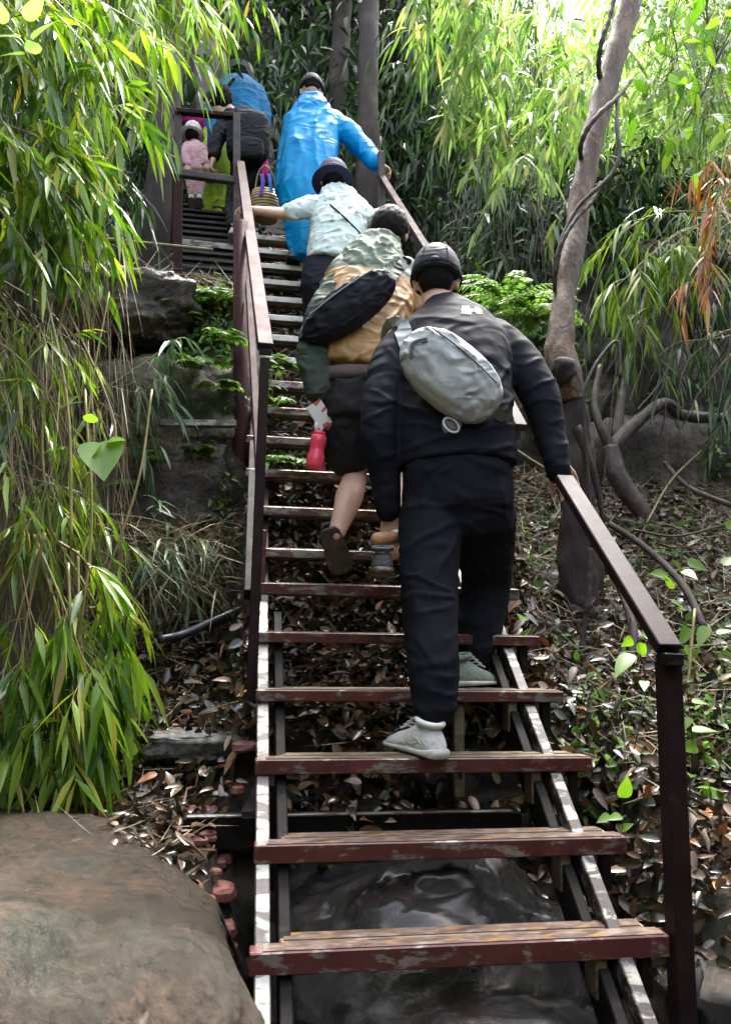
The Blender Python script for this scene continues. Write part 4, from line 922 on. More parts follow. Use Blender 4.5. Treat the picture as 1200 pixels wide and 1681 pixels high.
def shoe(parent, ankle, toe, up, mat_u, mat_s, s=1.0, label=None, accent=None):
    """ankle: heel point on the ground; toe: toe tip on the ground"""
    A, T = Vector(ankle), Vector(toe); d = (T-A).normalized(); L = (T-A).length; u = Vector(up); u = (u-d*u.dot(d)).normalized(); sd_ = d.cross(u)
    rings = []; sol = []
    for t, wd, h, h0 in ((-.02, .018, .03, .022), (.02, .030, .066, .02), (.10, .036, .085, .016), (.24, .038, .095, .016), (.38, .038, .08, .016), (.55, .042, .062, .014), (.75, .048, .05, .012), (.9, .042, .038, .013), (.98, .026, .026, .015), (1.01, .010, .02, .016)):
        c = A+d*t*L; R1 = []; R2 = []
        for k in range(18):
            a = 2*math.pi*k/18; ca, sa = math.cos(a), math.sin(a); z = (h0*s+(h-h0)*s*max(0, sa)**.7) if sa > 0 else h0*s+.004*sa*s
            wz = wd*s*(1-.25*max(0, sa)); R1.append(c+sd_*wz*math.copysign(abs(ca)**.8, ca)+u*z)
        for k in range(18):
            a = 2*math.pi*k/18; ca, sa = math.cos(a), math.sin(a)
            R2.append(c+d*(.01*(t-.5))+sd_*(wd+.005)*s*math.copysign(abs(ca)**.5, ca)+u*(.013*s+(h0-.002)*s*.62*(1 if sa > 0 else -1)*abs(sa)**.4))
        rings.append(R1); sol.append(R2)
    o = obj('shoe', loft(rings), mat_u, parent, True, label); v = obj('sole', loft(sol), mat_s, o, True); v.parent = o
    # padded collar and laces
    col = tube([A+d*(L*.17+.040*s*math.cos(a))+sd_*.030*s*math.sin(a)+u*(.088+.008*math.cos(a))*s for a in np.linspace(0, 6.283, 20)], .008*s, 8)
    obj('collar', col, mat_u, o, True)
    lb = MB()
    for t in (.42, .5, .58, .66): tube([A+d*L*t+u*(.088-(t-.42)*.12)*s-sd_*.024*s, A+d*L*(t+.02)+u*(.094-(t-.42)*.12)*s, A+d*L*t+u*(.088-(t-.42)*.12)*s+sd_*.024*s], .003*s, 6, lb)
    obj('laces', lb, accent or mat_s, o)
    if accent:
        for k in (-1, 1): tube([A+d*L*.3+u*.05*s+sd_*k*.040*s, A+d*L*.5+u*.045*s+sd_*k*.043*s, A+d*L*.62+u*.03*s+sd_*k*.046*s], .005*s, 6, lb)
    return o

# ---------- the man in black, nearest
LAT = Vector((math.cos(.1), -math.sin(.1), 0))
def torso(st, n=32, pw=.85, mb=None):
    """st: (centre, half width, half depth, [lateral vec]) from below to above"""
    rings = []
    for i, q in enumerate(st):
        c = Vector(q[0]); a = Vector(st[max(i-1, 0)][0]); b = Vector(st[min(i+1, len(st)-1)][0]); d = (b-a).normalized()
        X = Vector(q[3]) if len(q) > 3 else LAT; X = (X-d*X.dot(d)).normalized(); rings.append(ring(c, X, d.cross(X), q[1], q[2], n, pw))
    return loft(rings, mb)
BLACK = cloth('black_sport_shirt', (.005, .006, .010), (.010, .011, .017), (.7, .85), 5, .6, spec=.12, fd=.025)
PANTS = cloth('black_hiking_trousers', (.004, .0045, .008), (.007, .008, .013), (.75, .9), 5, .8, spec=.15, fd=.03)
WSHOE = cloth('white_running_shoe', (.5, .5, .47), (.66, .66, .62), fs=20, fold=.3); GSOLE = simple('rubber_sole', [(.3, (.3, .29, .25)), (.7, (.62, .6, .54))], 14, (.5, .8), .3)
GSHOE = cloth('grey_green_shoe', (.15, .18, .14), (.28, .31, .26), fs=20, fold=.3); BSHOE = cloth('black_shoe', (.012, .012, .014), (.04, .04, .045), fs=22, fold=.3, spec=.6); DSOLE = simple('muddy_black_sole', [(.3, (.02, .017, .012)), (.6, (.06, .045, .03)), (.8, (.25, .2, .14))], 16, (.12, .4), .6)

p1 = thing('person', 'man in black long sleeved shirt and black cap climbing nearest the camera', 'person', (.62, .6, .357))
y0 = .72
pel = at(750, 785, y0); wai = at(745, 715, y0+.03); che = at(742, 610, y0+.12); upp = at(738, 545, y0+.19); nek = at(722, 508, y0+.24); hdc = at(716, 463, y0+.30)
sL, sR = at(652, 560, y0+.16), at(822, 556, y0+.18)
eL, wL = at(622, 705, y0+.03), at(640, 843, y0+.06)
eR, wR = at(886, 650, y0+.05), at(915, 765, y0-.02)
aL, kL = at(712, 1150, .47), at(705, 975, .60); aR, kR = at(778, 1075, .88), at(800, 935, .93)
hLq, hRq = at(702, 815, y0), at(797, 815, y0+.02)
sk = MB()
head_mb(hdc, (.28, .95, -.18), 1.06, sk); capsule([nek-Vector((0, 0, .06)), nek, hdc-Vector((0, .0, .06))], [.062, .060, .062], mb=sk)
torso([(pel, .13, .09), (wai, .12, .085), (che, .15, .10), (upp, .13, .09), (nek, .05, .05)], mb=sk)
for a, b, c in ((sL, eL, wL), (sR, eR, wR)): capsule([a, b, c], [.05, .042, .028], mb=sk, seg=10)
for a, b, c in ((hLq, kL, aL), (hRq, kR, aR)): capsule([a, b, c], [.07, .045, .032], mb=sk, seg=12)
hand_mb(wL, (.1, .1, -1), (.4, 1, 0), (.6, -.5, 0), (40, 60, 40), 1.0, sk)
wR2 = at(922, 765, y0-.03); hand_mb(wR2, (.35, .45, -.35), (.1, -.2, -1), (-.8, .2, 0), (30, 45, 30), 1.0, sk)
obj('body', fuse(sk, .0055, 3), SKIN, p1, True)
sh = MB()
torso([(at(752, 768, y0), .205, .135), (at(750, 735, y0+.01), .205, .14), (at(747, 690, y0+.03), .205, .145), (at(744, 640, y0+.08), .215, .145), (at(742, 595, y0+.12), .222, .14), (at(741, 560, y0+.16), .215, .125), (at(738, 530, y0+.20), .165, .10), (at(730, 512, y0+.23), .105, .08), (at(724, 500, y0+.25), .072, .066)], mb=sh)
capsule([at(672, 560, y0+.17), at(640, 600, y0+.13), eL, at(632, 780, y0+.04), at(637, 838, y0+.05)], [.080, .077, .068, .056, .044], 18, mb=sh, seg=16)
capsule([at(808, 556, y0+.19), at(850, 590, y0+.13), eR, at(903, 715, y0+.02), at(917, 775, y0-.02)], [.084, .080, .072, .058, .044], 18, mb=sh, seg=16)
def cr(L, Y): return [(at(a, b, Y), at(c, d, Y), w_/1000, h_/1000) for a, b, c, d, w_, h_ in L]
SHC = cr([(655, 745, 840, 705, 7, 8), (660, 765, 780, 748, 6, 7), (690, 720, 850, 660, 7, 7), (655, 700, 740, 730, 6, 6), (845, 740, 760, 758, 6, 6), (645, 660, 700, 700, 7, 8), (650, 600, 690, 650, 8, 8), (835, 600, 790, 660, 8, 8), (850, 640, 800, 700, 6, 7), (660, 640, 740, 690, 5, 5), (700, 560, 760, 530, 8, 4), (640, 560, 670, 620, 8, 7), (830, 545, 845, 610, 8, 7), (840, 690, 700, 735, 5, 5),
          (608, 640, 640, 660, 6, 6), (600, 690, 645, 675, 6, 7), (605, 715, 645, 722, 5, 6), (612, 760, 650, 745, 5, 5), (622, 810, 655, 800, 5, 5), (860, 600, 900, 585, 6, 6), (865, 640, 915, 620, 6, 7), (870, 665, 920, 665, 5, 6), (885, 705, 930, 690, 5, 5), (895, 740, 935, 730, 4, 5)], y0+.02)
PAC = cr([(760, 850, 665, 900, 8, 9), (762, 855, 845, 910, 8, 9), (755, 830, 680, 830, 7, 6), (770, 830, 845, 850, 7, 6), (755, 870, 700, 960, 7, 8), (660, 940, 730, 975, 6, 8), (665, 975, 740, 985, 6, 8), (670, 1010, 735, 995, 6, 7), (668, 1040, 700, 1110, 7, 6), (735, 1020, 720, 1110, 7, 6), (675, 1125, 745, 1140, 5, 7), (680, 1150, 745, 1158, 5, 7), (672, 1100, 740, 1112, 5, 5), (775, 900, 835, 940, 7, 8), (770, 960, 840, 970, 7, 8), (765, 1010, 825, 1030, 6, 7), (700, 800, 690, 860, 8, 5), (820, 790, 835, 850, 8, 5)], .6)
shirt = obj('shirt', fuse(sh, .009, 5, creases(SHC, folds(.003, 6, 1.6, 3))), BLACK, p1, True)
pa = MB()
torso([(at(752, 870, y0+.03), .19, .13), (at(751, 820, y0), .195, .145), (at(750, 770, y0), .19, .13), (at(750, 745, y0+.02), .18, .12)], mb=pa)
capsule([at(706, 850, y0-.01), at(705, 975, .60), at(711, 1090, .50), at(713, 1160, .46)], [.112, .092, .080, .068], 20, mb=pa, seg=16)
capsule([at(796, 850, y0+.04), at(798, 950, .92), at(785, 1040, .89), at(780, 1085, .88)], [.112, .094, .082, .070], 20, mb=pa, seg=16)
obj('trousers', fuse(pa, .009, 4, creases(PAC, folds(.004, 7, .8, 9))), PANTS, p1, True)
shoe(p1, at(712, 1242, Z=.358)+Vector((0, -.05, 0)), at(676, 1235, Z=.358)+Vector((-.03, .13, 0)), (0, 0, 1), WSHOE, GSOLE, 1.15, 'white shoe planted on the third step')
shoe(p1, at(752, 1130, Z=.537)+Vector((-.02, .03, 0)), at(800, 1130, Z=.537)+Vector((.06, .12, 0)), (0, 0, 1), GSHOE, GSOLE, 1.15, 'grey green shoe on the fourth step')
# cap: crown, band, brim in front, strap behind
def cap_parts(parent, hc, f, s, m, brim=True):
    f = Vector(f).normalized(); r = f.cross(Vector((0, 0, 1))).normalized(); u = r.cross(f); q = lambda x, y, z: Vector(hc)+(r*x+f*y+u*z)*s
    rings = []
    for a in np.linspace(0, 1.5, 9): rings.append(ring(q(0, -.008, -.004+.134*math.sin(a)), r, f, .090*s*math.cos(a)**.72+.002, .108*s*math.cos(a)**.72+.002, 28, 1))
    o = obj('cap', loft(rings), m, parent, True)
    b = MB()
    if brim:
        rr = []
        for t in np.linspace(0, 1, 6):
            w_ = .06*math.sqrt(max(0, 1-(t*.96)**2)); rr.append([q(w_*math.sin(k/11*math.pi-math.pi/2), .085+.075*t, .015-.012*t-.25*(w_*math.sin(k/11*math.pi-math.pi/2))**2*8*.3+.0) for k in range(12)]+[q(w_*math.sin(math.pi/2-k/11*math.pi), .085+.075*t, .010-.012*t-.25*(w_*math.sin(k/11*math.pi-math.pi/2))**2*8*.3) for k in range(12)])
        obj('brim', loft(rr), m, o, True)
    tube([q(.0905*math.sin(a), -.008-.1085*math.cos(a), -.002) for a in np.linspace(-3.1, 3.1, 30)], .0025*s, 6, b)
    ellip(q(0, -.117, .012), .016*s, .005*s, .012*s, (r, f, u), mb=b); ellip(q(0, -.008, .131), .008*s, .008*s, .004*s, mb=b)
    obj('strap', b, m, o, True)
    sm = MB()
    for k in range(6):
        an = k*math.pi/3+math.pi/6; tube([q(.0915*math.cos(a)**.62*math.sin(an), -.008-.1095*math.cos(a)**.62*math.cos(an), -.002+.135*math.sin(a)) for a in np.linspace(0, 1.45, 10)], .0016*s, 5, sm)
    obj('seam', sm, m, o, True); return o
CAPM = cloth('navy_black_cap', (.007, .009, .018), (.013, .015, .027), fs=12, fold=.25)
def hair_mb(hc, f, s, low=-.06, thick=1.0, seed=0, amp=.05):
    f = Vector(f).normalized(); r = f.cross(Vector((0, 0, 1))).normalized(); u = r.cross(f)
    mb = ellip((0, 0, 0), 1, 1, 1, nu=60, nv=40); vs = []
    for v in mb.v:
        x, y, z = v; k = 1+amp*noise.noise(Vector((x*9, y*9, z*3+seed)))+amp*.6*noise.noise(Vector((x*22, y*22, z*7+seed)))
        zz = z*.108*k+.022
        lo = low+.055*min(1, max(0, (abs(x)-.55)/.3)) if y < .25 else .055+.02*y
        if zz < lo: zz = lo-.006*k+(zz-lo)*.12
        vs.append(Vector(hc)+(r*x*.083*k*thick+f*(y*.103*k*thick-.010)+u*zz)*s)
    mb.v = [tuple(q) for q in vs]; return mb
F1 = (.28, .95, -.18)
obj('hair', hair_mb(hdc, F1, 1.06, -.06, .99, 2, .02), HAIR, p1, True)
cap_parts(p1, hdc, F1, 1.13, CAPM)

# emblem on the back of the shirt: small white block with three short lines of lettering
WHITE = simple('white_print', [(.3, (.8, .8, .8)), (.7, (.9, .9, .9))], 5, (.5, .6), 0)
def decal(name, body, px0, py0, sx, sy, polys, m, parent, off=.003, rot=0, n=None, th=.0015):
    """thin printed patch lying on a surface: polys in -1..1 units around a photographed spot"""
    tr_ = bvh(body); mb = MB(); c, s = math.cos(rot), math.sin(rot)
    for P in polys:
        top = []; bot = []
        for (x, y) in P:
            X, Y = x*sx, y*sy; h = pick(tr_, px0+X*c-Y*s, py0+X*s+Y*c)
            if h[0] is None: break
            v = (h[0]-CO).normalized(); top.append(h[0]-v*(off+th)); bot.append(h[0]-v*off)
        else:
            k = len(top); mb.add(top+bot, [tuple(range(k)), tuple(range(2*k-1, k-1, -1))]+[(i, k+i, k+(i+1) % k, (i+1) % k) for i in range(k)])
    return obj(name, mb, m, parent)
def text_polys(s, bold=0):
    """letters as filled rectangles on a 5 x 5 grid, read from a tiny stroke table"""
    T = {'T': ['111', '010', '010', '010', '010'], 'H': ['101', '101', '111', '101', '101'], 'E': ['111', '100', '111', '100', '111'], 'N': ['1001', '1101', '1011', '1001', '1001'], 'O': ['111', '101', '101', '101', '111'],
         'R': ['110', '101', '110', '101', '101'], 'F': ['111', '100', '110', '100', '100'], 'A': ['010', '101', '111', '101', '101'], 'C': ['111', '100', '100', '100', '111']}
    out = []; x = 0
    for ch in s:
        g = T.get(ch); 
        if not g: x += 2; continue
        for j, row in enumerate(g):
            k = 0
            while k < len(row):
                if row[k] == '1':
                    e = k
                    while e+1 < len(row) and row[e+1] == '1': e += 1
                    out.append([(x+k, j), (x+e+1, j), (x+e+1, j+1.02), (x+k, j+1.02)]); k = e
                k += 1
        x += len(g[0])+1
    return out, x-1
def place(polys, wd, x0, y0, w_, h_): return [[(x0+px_/wd*w_, y0+py_/5*h_) for px_, py_ in P] for P in polys]
pp = []
for i, wrd in enumerate(('THE', 'NORTH', 'FACE')):
    po, wd = text_polys(wrd); pp += place(po, wd, -1, -.9+i*.66, (.75, 1.25, 1.0)[i], .5)
for r0 in (.25, .5, .75):
    arc = [(.35+r0*math.sin(a)*.85, .85-r0*math.cos(a)*1.9) for a in np.linspace(0, 1.5, 6)]; arc2 = [(.35+(r0+.14)*math.sin(a)*.85, .85-(r0+.14)*math.cos(a)*1.9) for a in np.linspace(1.5, 0, 6)]
    for k in range(5): pp.append([arc[k], arc[k+1], arc2[4-k], arc2[5-k]])
decal('back_logo', shirt, 774, 509, 16, 7, pp, WHITE, p1, rot=.03)

# grey sling bag across the man's back
BAGG = cloth('pale_grey_nylon', (.30, .32, .31), (.44, .46, .45), (.35, .5), 7, .9, spec=.55, fd=.03)
BAGD = cloth('grey_webbing', (.12, .14, .14), (.2, .22, .22), fs=30, fold=.2)
T1 = bvh(shirt)
def bag(label, body, cpx, apx, bpx, half_w, half_d, m, m2, lift=.02, fold=.012, seed=0, yoff=0, wend=(.62, .85)):
    """slouchy pouch lying on a back: centre pixel and the pixels of its two ends"""
    tr_ = body; c = pick(tr_, *cpx); 
    nrm = (c[1]+(CO-c[0]).normalized()*1.6).normalized(); cc = c[0]+nrm*(half_d*.55+lift)
    d_ = (cc-CO).dot(fw); a = CO+(fw+RT*((apx[0]-600)/F)+UP*((840.5-apx[1])/F))*d_; b = CO+(fw+RT*((bpx[0]-600)/F)+UP*((840.5-bpx[1])/F))*d_
    X = (b-a).normalized(); X = (X-nrm*X.dot(nrm)).normalized(); Yv = nrm.cross(X); hl = (b-a).length/2
    mb = ellip((0, 0, 0), 1, 1, 1, nu=72, nv=40, pw=.72); vs = []
    for v in mb.v:
        z, x, y = v[1], v[2], v[0]; tp = wend[0]+(wend[1]-wend[0])*(x+1)/2; k = (tp+(1-tp)*math.cos(x*1.4)**.7 if abs(x) < 1.1 else tp)
        zz = z*half_d*k*(1 if z > 0 else .55)
        q = cc+X*x*hl+Yv*y*half_w*k+nrm*zz
        r1 = 1-abs(noise.noise(Vector((x*3+seed, y*1.4+x*1.2, z*1.2))))*2.2; r2 = 1-abs(noise.noise(Vector((x*7, y*2.5-x*2+seed, z*2))))*2.2
        vs.append(q+nrm*fold*(max(r1, 0)**3+.5*max(r2, 0)**3-.3)*(1 if z > -.2 else 0))
    mb.v = [tuple(q) for q in vs]
    t = thing('sling_bag', label, 'bag', cc); pouch = obj('pouch', mb, m, t, True)
    P = lambda x, y, z: cc+X*x*hl+Yv*y*half_w+nrm*z*half_d
    zp = tube([P(x, .50+.14*math.cos(x*1.5), .84+.12*math.cos(x*1.4)) for x in np.linspace(-.72, .72, 22)], .0035, 6)
    obj('zip', zp, m2, pouch, True)
    return t, pouch, P, X, Yv, nrm
sb, pouch, P, X, Yv, nrm = bag('pale grey crumpled sling bag on the back of the man in black', T1, (738, 622), (664, 556), (806, 682), .118, .075, BAGG, BAGD, wend=(.66, .9))
st = [T1 and pick(T1, a, b) for a, b in ((672, 570), (664, 550), (657, 535))]
sp_ = [q[0]-(q[0]-CO).normalized()*.012 for q in st if q[0] is not None]
def strap(parent, pts, w_, m, th=.005, nm='strap', up=None):
    P_ = spline(pts, 16); mb = MB(); rings = []
    for i, p in enumerate(P_):
        d = (P_[min(i+1, 16)]-P_[max(i-1, 0)]).normalized(); n_ = (CO-p).normalized() if up is None else Vector(up); s = d.cross(n_).normalized(); n2 = s.cross(d)
        rings.append([p-s*w_/2-n2*th/2, p+s*w_/2-n2*th/2, p+s*w_/2+n2*th/2, p-s*w_/2+n2*th/2])
    return obj(nm, loft(rings, mb), m, parent)
strap(sb, [P(-.70, -.1, .35)]+sp_+[sp_[-1]+Vector((-.02, .10, .03)), sp_[-1]+Vector((0, .24, -.05))], .062, BAGG)
lp = [P(.62, -.72, .2), P(.72, -1.0, .15), P(.62, -1.3, .1), P(.46, -1.1, .15), P(.50, -.8, .3)]
strap(sb, lp, .016, BAGD, nm='pull_loop'); strap(sb, [P(-.66, -.45, .75), P(-.78, -.10, .85), P(-.66, .25, .8)], .013, BAGD, nm='loop')
strap(sb, [P(.95, .1, .2), P(1.05, .1, -.2), P(1.25, .15, -1.0)], .035, BAGD, nm='lower_strap')
bk = [P(.60, -1.08, .22)+(X*math.cos(a)*.030+Yv*math.sin(a)*.019) for a in np.linspace(0, 6.283, 20)]
obj('buckle', tube(bk, .004, 6), WHITE, sb, True); obj('badge', ellip(P(.60, -1.08, .18), .020, .013, .004, (X, Yv, nrm)), BAGD, sb, True)

# brown snack stick with white wrapper in his left hand
SN = simple('brown_roasted_snack', [(.3, (.25, .1, .04)), (.7, (.5, .26, .12))], 14, (.5, .8), .5)
a_, b_ = at(620, 885, y0-.02), at(655, 882, y0+.02)
sn = thing('snack', 'brown rolled snack with a pale wrapper in the left hand of the man in black', 'snack', a_)
obj('roll', capsule([a_, b_], [.024, .022], 14), SN, sn, True); obj('wrapper', capsule([b_-Vector((.01, 0, -.004)), b_+Vector((.05, .01, .006))], [.0235, .016], 14), WHITE, sn, True)

# ---------- the man in the green and ochre jacket
OCH = cloth('ochre_and_green_rain_jacket', (.30, .16, .05), (.46, .27, .11), (.4, .6), 7, .8, spec=.4, c3=(.115, .145, .105), zsplit=1.37, trans=.08)
DGR = cloth('dark_green_sleeve', (.03, .045, .035), (.05, .07, .05), fs=7, fold=.8)
GRN = cloth('sage_green_hood', (.10, .13, .09), (.17, .2, .15), fs=8, fold=.7)
SHORT = cloth('charcoal_shorts', (.009, .008, .010), (.016, .014, .017), fs=7, fold=.6); GREYT = cloth('brown_grey_undershirt', (.09, .07, .06), (.13, .10, .09), fs=10, fold=.3)
p2 = thing('person', 'man in ochre and sage green jacket and dark shorts with one bare calf showing', 'person', (.4, 1.15, .9))
Y2 = 1.22
hd2 = at(640, 385, Y2+.30); F2 = (.2, 1, -.35)
sk = MB(); head_mb(hd2, F2, .98, sk)
P2 = [at(590, 650, Y2), at(595, 600, Y2+.03), at(600, 520, Y2+.12), at(610, 460, Y2+.18), at(628, 425, Y2+.24)]
capsule([P2[4]-Vector((0, 0, .05)), P2[4], hd2-Vector((0, .01, .06))], [.058, .056, .056], mb=sk)
torso([(P2[0], .13, .09), (P2[1], .12, .085), (P2[2], .14, .09), (P2[3], .13, .09), (P2[4], .05, .05)], mb=sk)
sl2, el2, wl2 = at(552, 478, Y2+.12), at(522, 580, Y2), at(535, 660, Y2-.02)
sr2, er2, wr2 = at(668, 455, Y2+.18), at(695, 530, Y2+.2), at(700, 600, Y2+.3)
capsule([sl2, el2, wl2], [.045, .04, .027], mb=sk, seg=10); capsule([sr2, er2, wr2], [.045, .04, .027], mb=sk, seg=10)
kl2, al2 = at(582, 775, 1.28), at(552, 878, 1.08); kr2, ar2 = at(650, 770, 1.35), at(643, 905, 1.15)
capsule([at(572, 680, Y2), kl2, (kl2*.55+al2*.45)+Vector((.005, -.025, 0)), al2], [.08, .052, .056, .031], mb=sk, seg=18)
capsule([at(630, 680, Y2), kr2, (kr2*.55+ar2*.45)+Vector((0, -.02, 0)), ar2], [.08, .056, .055, .037], mb=sk, seg=18)
hand_mb(wl2, (-.15, -.1, -1), (.5, .3, 0), (-.3, -.9, 0), (35, 45, 30), .95, sk); hand_mb(wr2, (0, .6, -.3), (0, 0, -1), (-1, 0, 0), (40, 50, 30), .95, sk)
obj('body', fuse(sk, .0055, 3), SKIN, p2, True)
jk = MB()
torso([(at(588, 618, Y2), .175, .13), (at(592, 600, Y2+.01), .185, .14), (at(596, 560, Y2+.05), .195, .15), (at(602, 510, Y2+.10), .20, .145), (at(608, 465, Y2+.16), .205, .13), (at(613, 440, Y2+.20), .17, .105), (at(622, 420, Y2+.24), .09, .08)], mb=jk)
slm = capsule([at(560, 470, Y2+.14), at(535, 520, Y2+.05), at(518, 585, Y2-.01), at(524, 640, Y2-.03)], [.080, .084, .078, .058], 18, seg=14)
obj('sleeve', fuse(slm, .009, 4, folds(.012, 8, 1.3, 77)), DGR, p2, True)
capsule([at(662, 452, Y2+.2), er2, wr2], [.085, .075, .055], 18, mb=jk, seg=14)
m_ = OCH; jacket = obj('jacket', fuse(jk, .010, 4, creases(cr([(545, 610, 660, 560, 7, 9), (560, 620, 600, 575, 6, 8), (600, 620, 640, 560, 6, 8), (640, 610, 665, 500, 7, 9), (620, 560, 680, 470, 7, 8), (535, 590, 560, 540, 6, 7), (580, 600, 690, 590, 5, 7), (620, 480, 600, 440, 7, 6)], Y2-.05), folds(.006, 8, 1.0, 21))), m_, p2, True)
hm = MB(); torso([(at(598, 470, Y2+.07), .10, .045), (at(605, 450, Y2+.10), .15, .075), (at(612, 428, Y2+.15), .14, .085), (at(622, 408, Y2+.19), .105, .075), (at(628, 398, Y2+.22), .085, .07)], mb=hm)
obj('hood', fuse(hm, .008, 3, folds(.012, 11, 1.2, 5)), GRN, p2, True)
obj('undershirt', torso([(at(588, 634, Y2), .165, .122), (at(588, 614, Y2), .168, .124)]), GREYT, p2, True)
so_ = MB(); torso([(at(592, 690, Y2), .17, .125), (at(590, 650, Y2), .165, .125), (at(588, 626, Y2), .158, .115)], mb=so_)
capsule([at(572, 690, Y2+.01), at(573, 745, Y2+.04)], [.105, .098], 20, mb=so_); capsule([at(632, 690, Y2+.04), at(640, 745, Y2+.1)], [.105, .095], 20, mb=so_)
obj('shorts', fuse(so_, .009, 3, folds(.009, 8, .8, 31)), SHORT, p2, True)
obj('hair', hair_mb(hd2, F2, 1.02, -.06, 1.08, 7, .05), HAIR, p2, True)
shoe(p2, at(540, 872, 1.045), at(564, 940, 1.10), (.12, 1, .2), BSHOE, DSOLE, 1.0, 'black shoe tipped up on its toe showing the muddy sole')
shoe(p2, at(640, 943, Z=.895)+Vector((-.02, .02, 0)), at(640, 943, Z=.895)+Vector((.02, .27, 0)), (0, 0, 1), BSHOE, DSOLE, 1.0, 'black shoe with white stripes flat on the sixth step', WHITE)
NAVB = cloth('black_navy_nylon', (.004, .005, .008), (.010, .011, .016), fs=9, fold=.8, spec=.25)
T2 = bvh(jacket)
b2, pq, P, X, Yv, nrm = bag('long black sling bag slanting across the ochre jacket', T2, (575, 512), (500, 562), (645, 460), .088, .075, NAVB, BAGD, lift=.015, seed=4, wend=(.7, .75))
st = [pick(T2, a, b) for a, b in ((648, 448), (662, 432))]; sp_ = [q[0]-(q[0]-CO).normalized()*.03 for q in st if q[0] is not None]
strap(b2, [P(.8, -.1, .4)]+sp_+[(sp_[-1] if sp_ else P(1.2, 0, 0))+Vector((.03, .08, .04)), (sp_[-1] if sp_ else P(1.2, 0, 0))+Vector((.03, .22, -.02))], .045, NAVB)
strap(b2, [P(-.9, 0, .3), P(-1.05, .1, -.3), P(-1.1, .2, -1.2)], .03, NAVB, nm='lower_strap')
# phone and pink bottle
ph = thing('phone', 'phone with a colourful patterned back in the hand beside the dark shorts', 'phone', at(525, 680, Y2-.06))
a_, b_ = at(514, 662, Y2-.07), at(538, 700, Y2-.05)
def phonemat():
    m, t, p, out = mat('patterned_phone_case'); v = N(t, 'ShaderNodeTexVoronoi', Scale=28); t.links.new(coords(t), v.inputs['Vector'])
    s = N(t, 'ShaderNodeSeparateColor'); t.links.new(v.outputs['Color'], s.inputs[0]); r = ramp(t, s.outputs[0], [(0, (.7, .7, .65)), (.5, (.5, .1, .12)), (.7, (.7, .7, .65)), (.85, (.1, .2, .3)), (1, (.6, .55, .3))]); r.color_ramp.interpolation = 'CONSTANT'
    t.links.new(r.outputs[0], p.inputs['Base Color']); p.inputs['Roughness'].default_value = .25; return m
obj('case', bar(a_, b_, .07, .009, (-.3, -1, .4), .002), phonemat(), ph); obj('screen', bar(a_-Vector((-.001, -.007, .002)), b_-Vector((-.001, -.007, .002)), .066, .003, (-.3, -1, .4), .001), DARKST, ph)
PINK = simple('coral_pink_bottle', [(.3, (.75, .05, .1)), (.7, (.9, .09, .15))], 6, (.2, .35), 0)
bt = thing('bottle', 'coral pink drinking bottle hanging beside the dark shorts', 'bottle', at(516, 778, Y2-.04))
a_, b_ = at(516, 770, Y2-.04), at(524, 715, Y2-.04); dd = (b_-a_)
prof = [(0, .026), (.03, .034), (.1, .037), (.35, .036), (.5, .030), (.62, .029), (.75, .033), (.93, .033), (1, .028)]
obj('flask', tube([a_+dd*t_ for t_, _ in prof], [r for _, r in prof], 22), PINK, bt, True); obj('lid', tube([b_, b_+dd*.10, b_+dd*.13], [.027, .026, .018], 18), PINK, bt, True)
obj('carry_loop', strap(bt, [b_+dd*.05, b_+dd*.3+Vector((-.02, -.02, 0)), at(530, 690, Y2-.03)], .012, WHITE, nm='carry_loop').data and MB().add([b_, b_+Vector((0, 0, .001)), b_+Vector((.001, 0, 0))], [(0, 1, 2)]), WHITE, bt) if False else strap(bt, [b_+dd*.0, b_+dd*.3+Vector((-.02, -.02, 0)), at(532, 680, Y2-.03)], .013, WHITE, nm='carry_loop')

# ---------- the woman in the bucket hat
TIE = cloth('pale_mint_tie_dye_jacket', (.45, .56, .52), (.70, .78, .74), (.4, .6), 6, .6, trans=.08)
def tiedye(m):
    t = m.node_tree; p = t.nodes['Principled BSDF']; c0 = p.inputs['Base Color'].links[0].from_socket
    k = ramp(t, nz(t, coords(t, (1, 1, 2)), 7, 7, .7, 1.2), [(.55, (0, 0, 0)), (.62, (1, 1, 1))]); t.links.new(mixc(t, k.outputs[0], c0, (.13, .2, .19)), p.inputs['Base Color'])
tiedye(TIE)
NAVY = cloth('navy_trousers', (.003, .004, .011), (.006, .007, .016), fs=7, fold=.5); HATN = cloth('navy_bucket_hat', (.016, .018, .055), (.03, .032, .08), fs=9, fold=.3)
p3 = thing('person', 'woman in navy bucket hat and pale mint tie dye jacket gripping both rails', 'person', (.35, 2.45, 2.3))
Y3 = 2.62; hd3 = at(547, 297, Y3+.22); F3 = (.1, 1, -.3)
sk = MB(); head_mb(hd3, F3, .96, sk); capsule([at(548, 330, Y3+.2), hd3-Vector((0, 0, .05))], [.05, .05], mb=sk)
sl3, sr3 = at(522, 342, Y3+.14), at(590, 345, Y3+.14); el3, wl3 = at(470, 350, Y3+.06), at(418, 345, Y3-.05); er3, wr3 = at(618, 366, Y3+.1), at(640, 346, Y3+.0)
torso([(at(530, 450, Y3), .12, .08), (at(540, 400, Y3+.04), .12, .08), (at(552, 345, Y3+.14), .12, .08)], mb=sk)
capsule([sl3, el3, wl3], [.042, .037, .025], mb=sk, seg=10); capsule([sr3, er3, wr3], [.042, .037, .025], mb=sk, seg=10)
capsule([at(523, 460, Y3), at(520, 540, Y3+.12), at(520, 600, Y3-.05)], [.075, .055, .04], mb=sk, seg=10); capsule([at(545, 460, Y3), at(550, 540, Y3-.02), at(550, 610, Y3-.1)], [.075, .055, .04], mb=sk, seg=10)
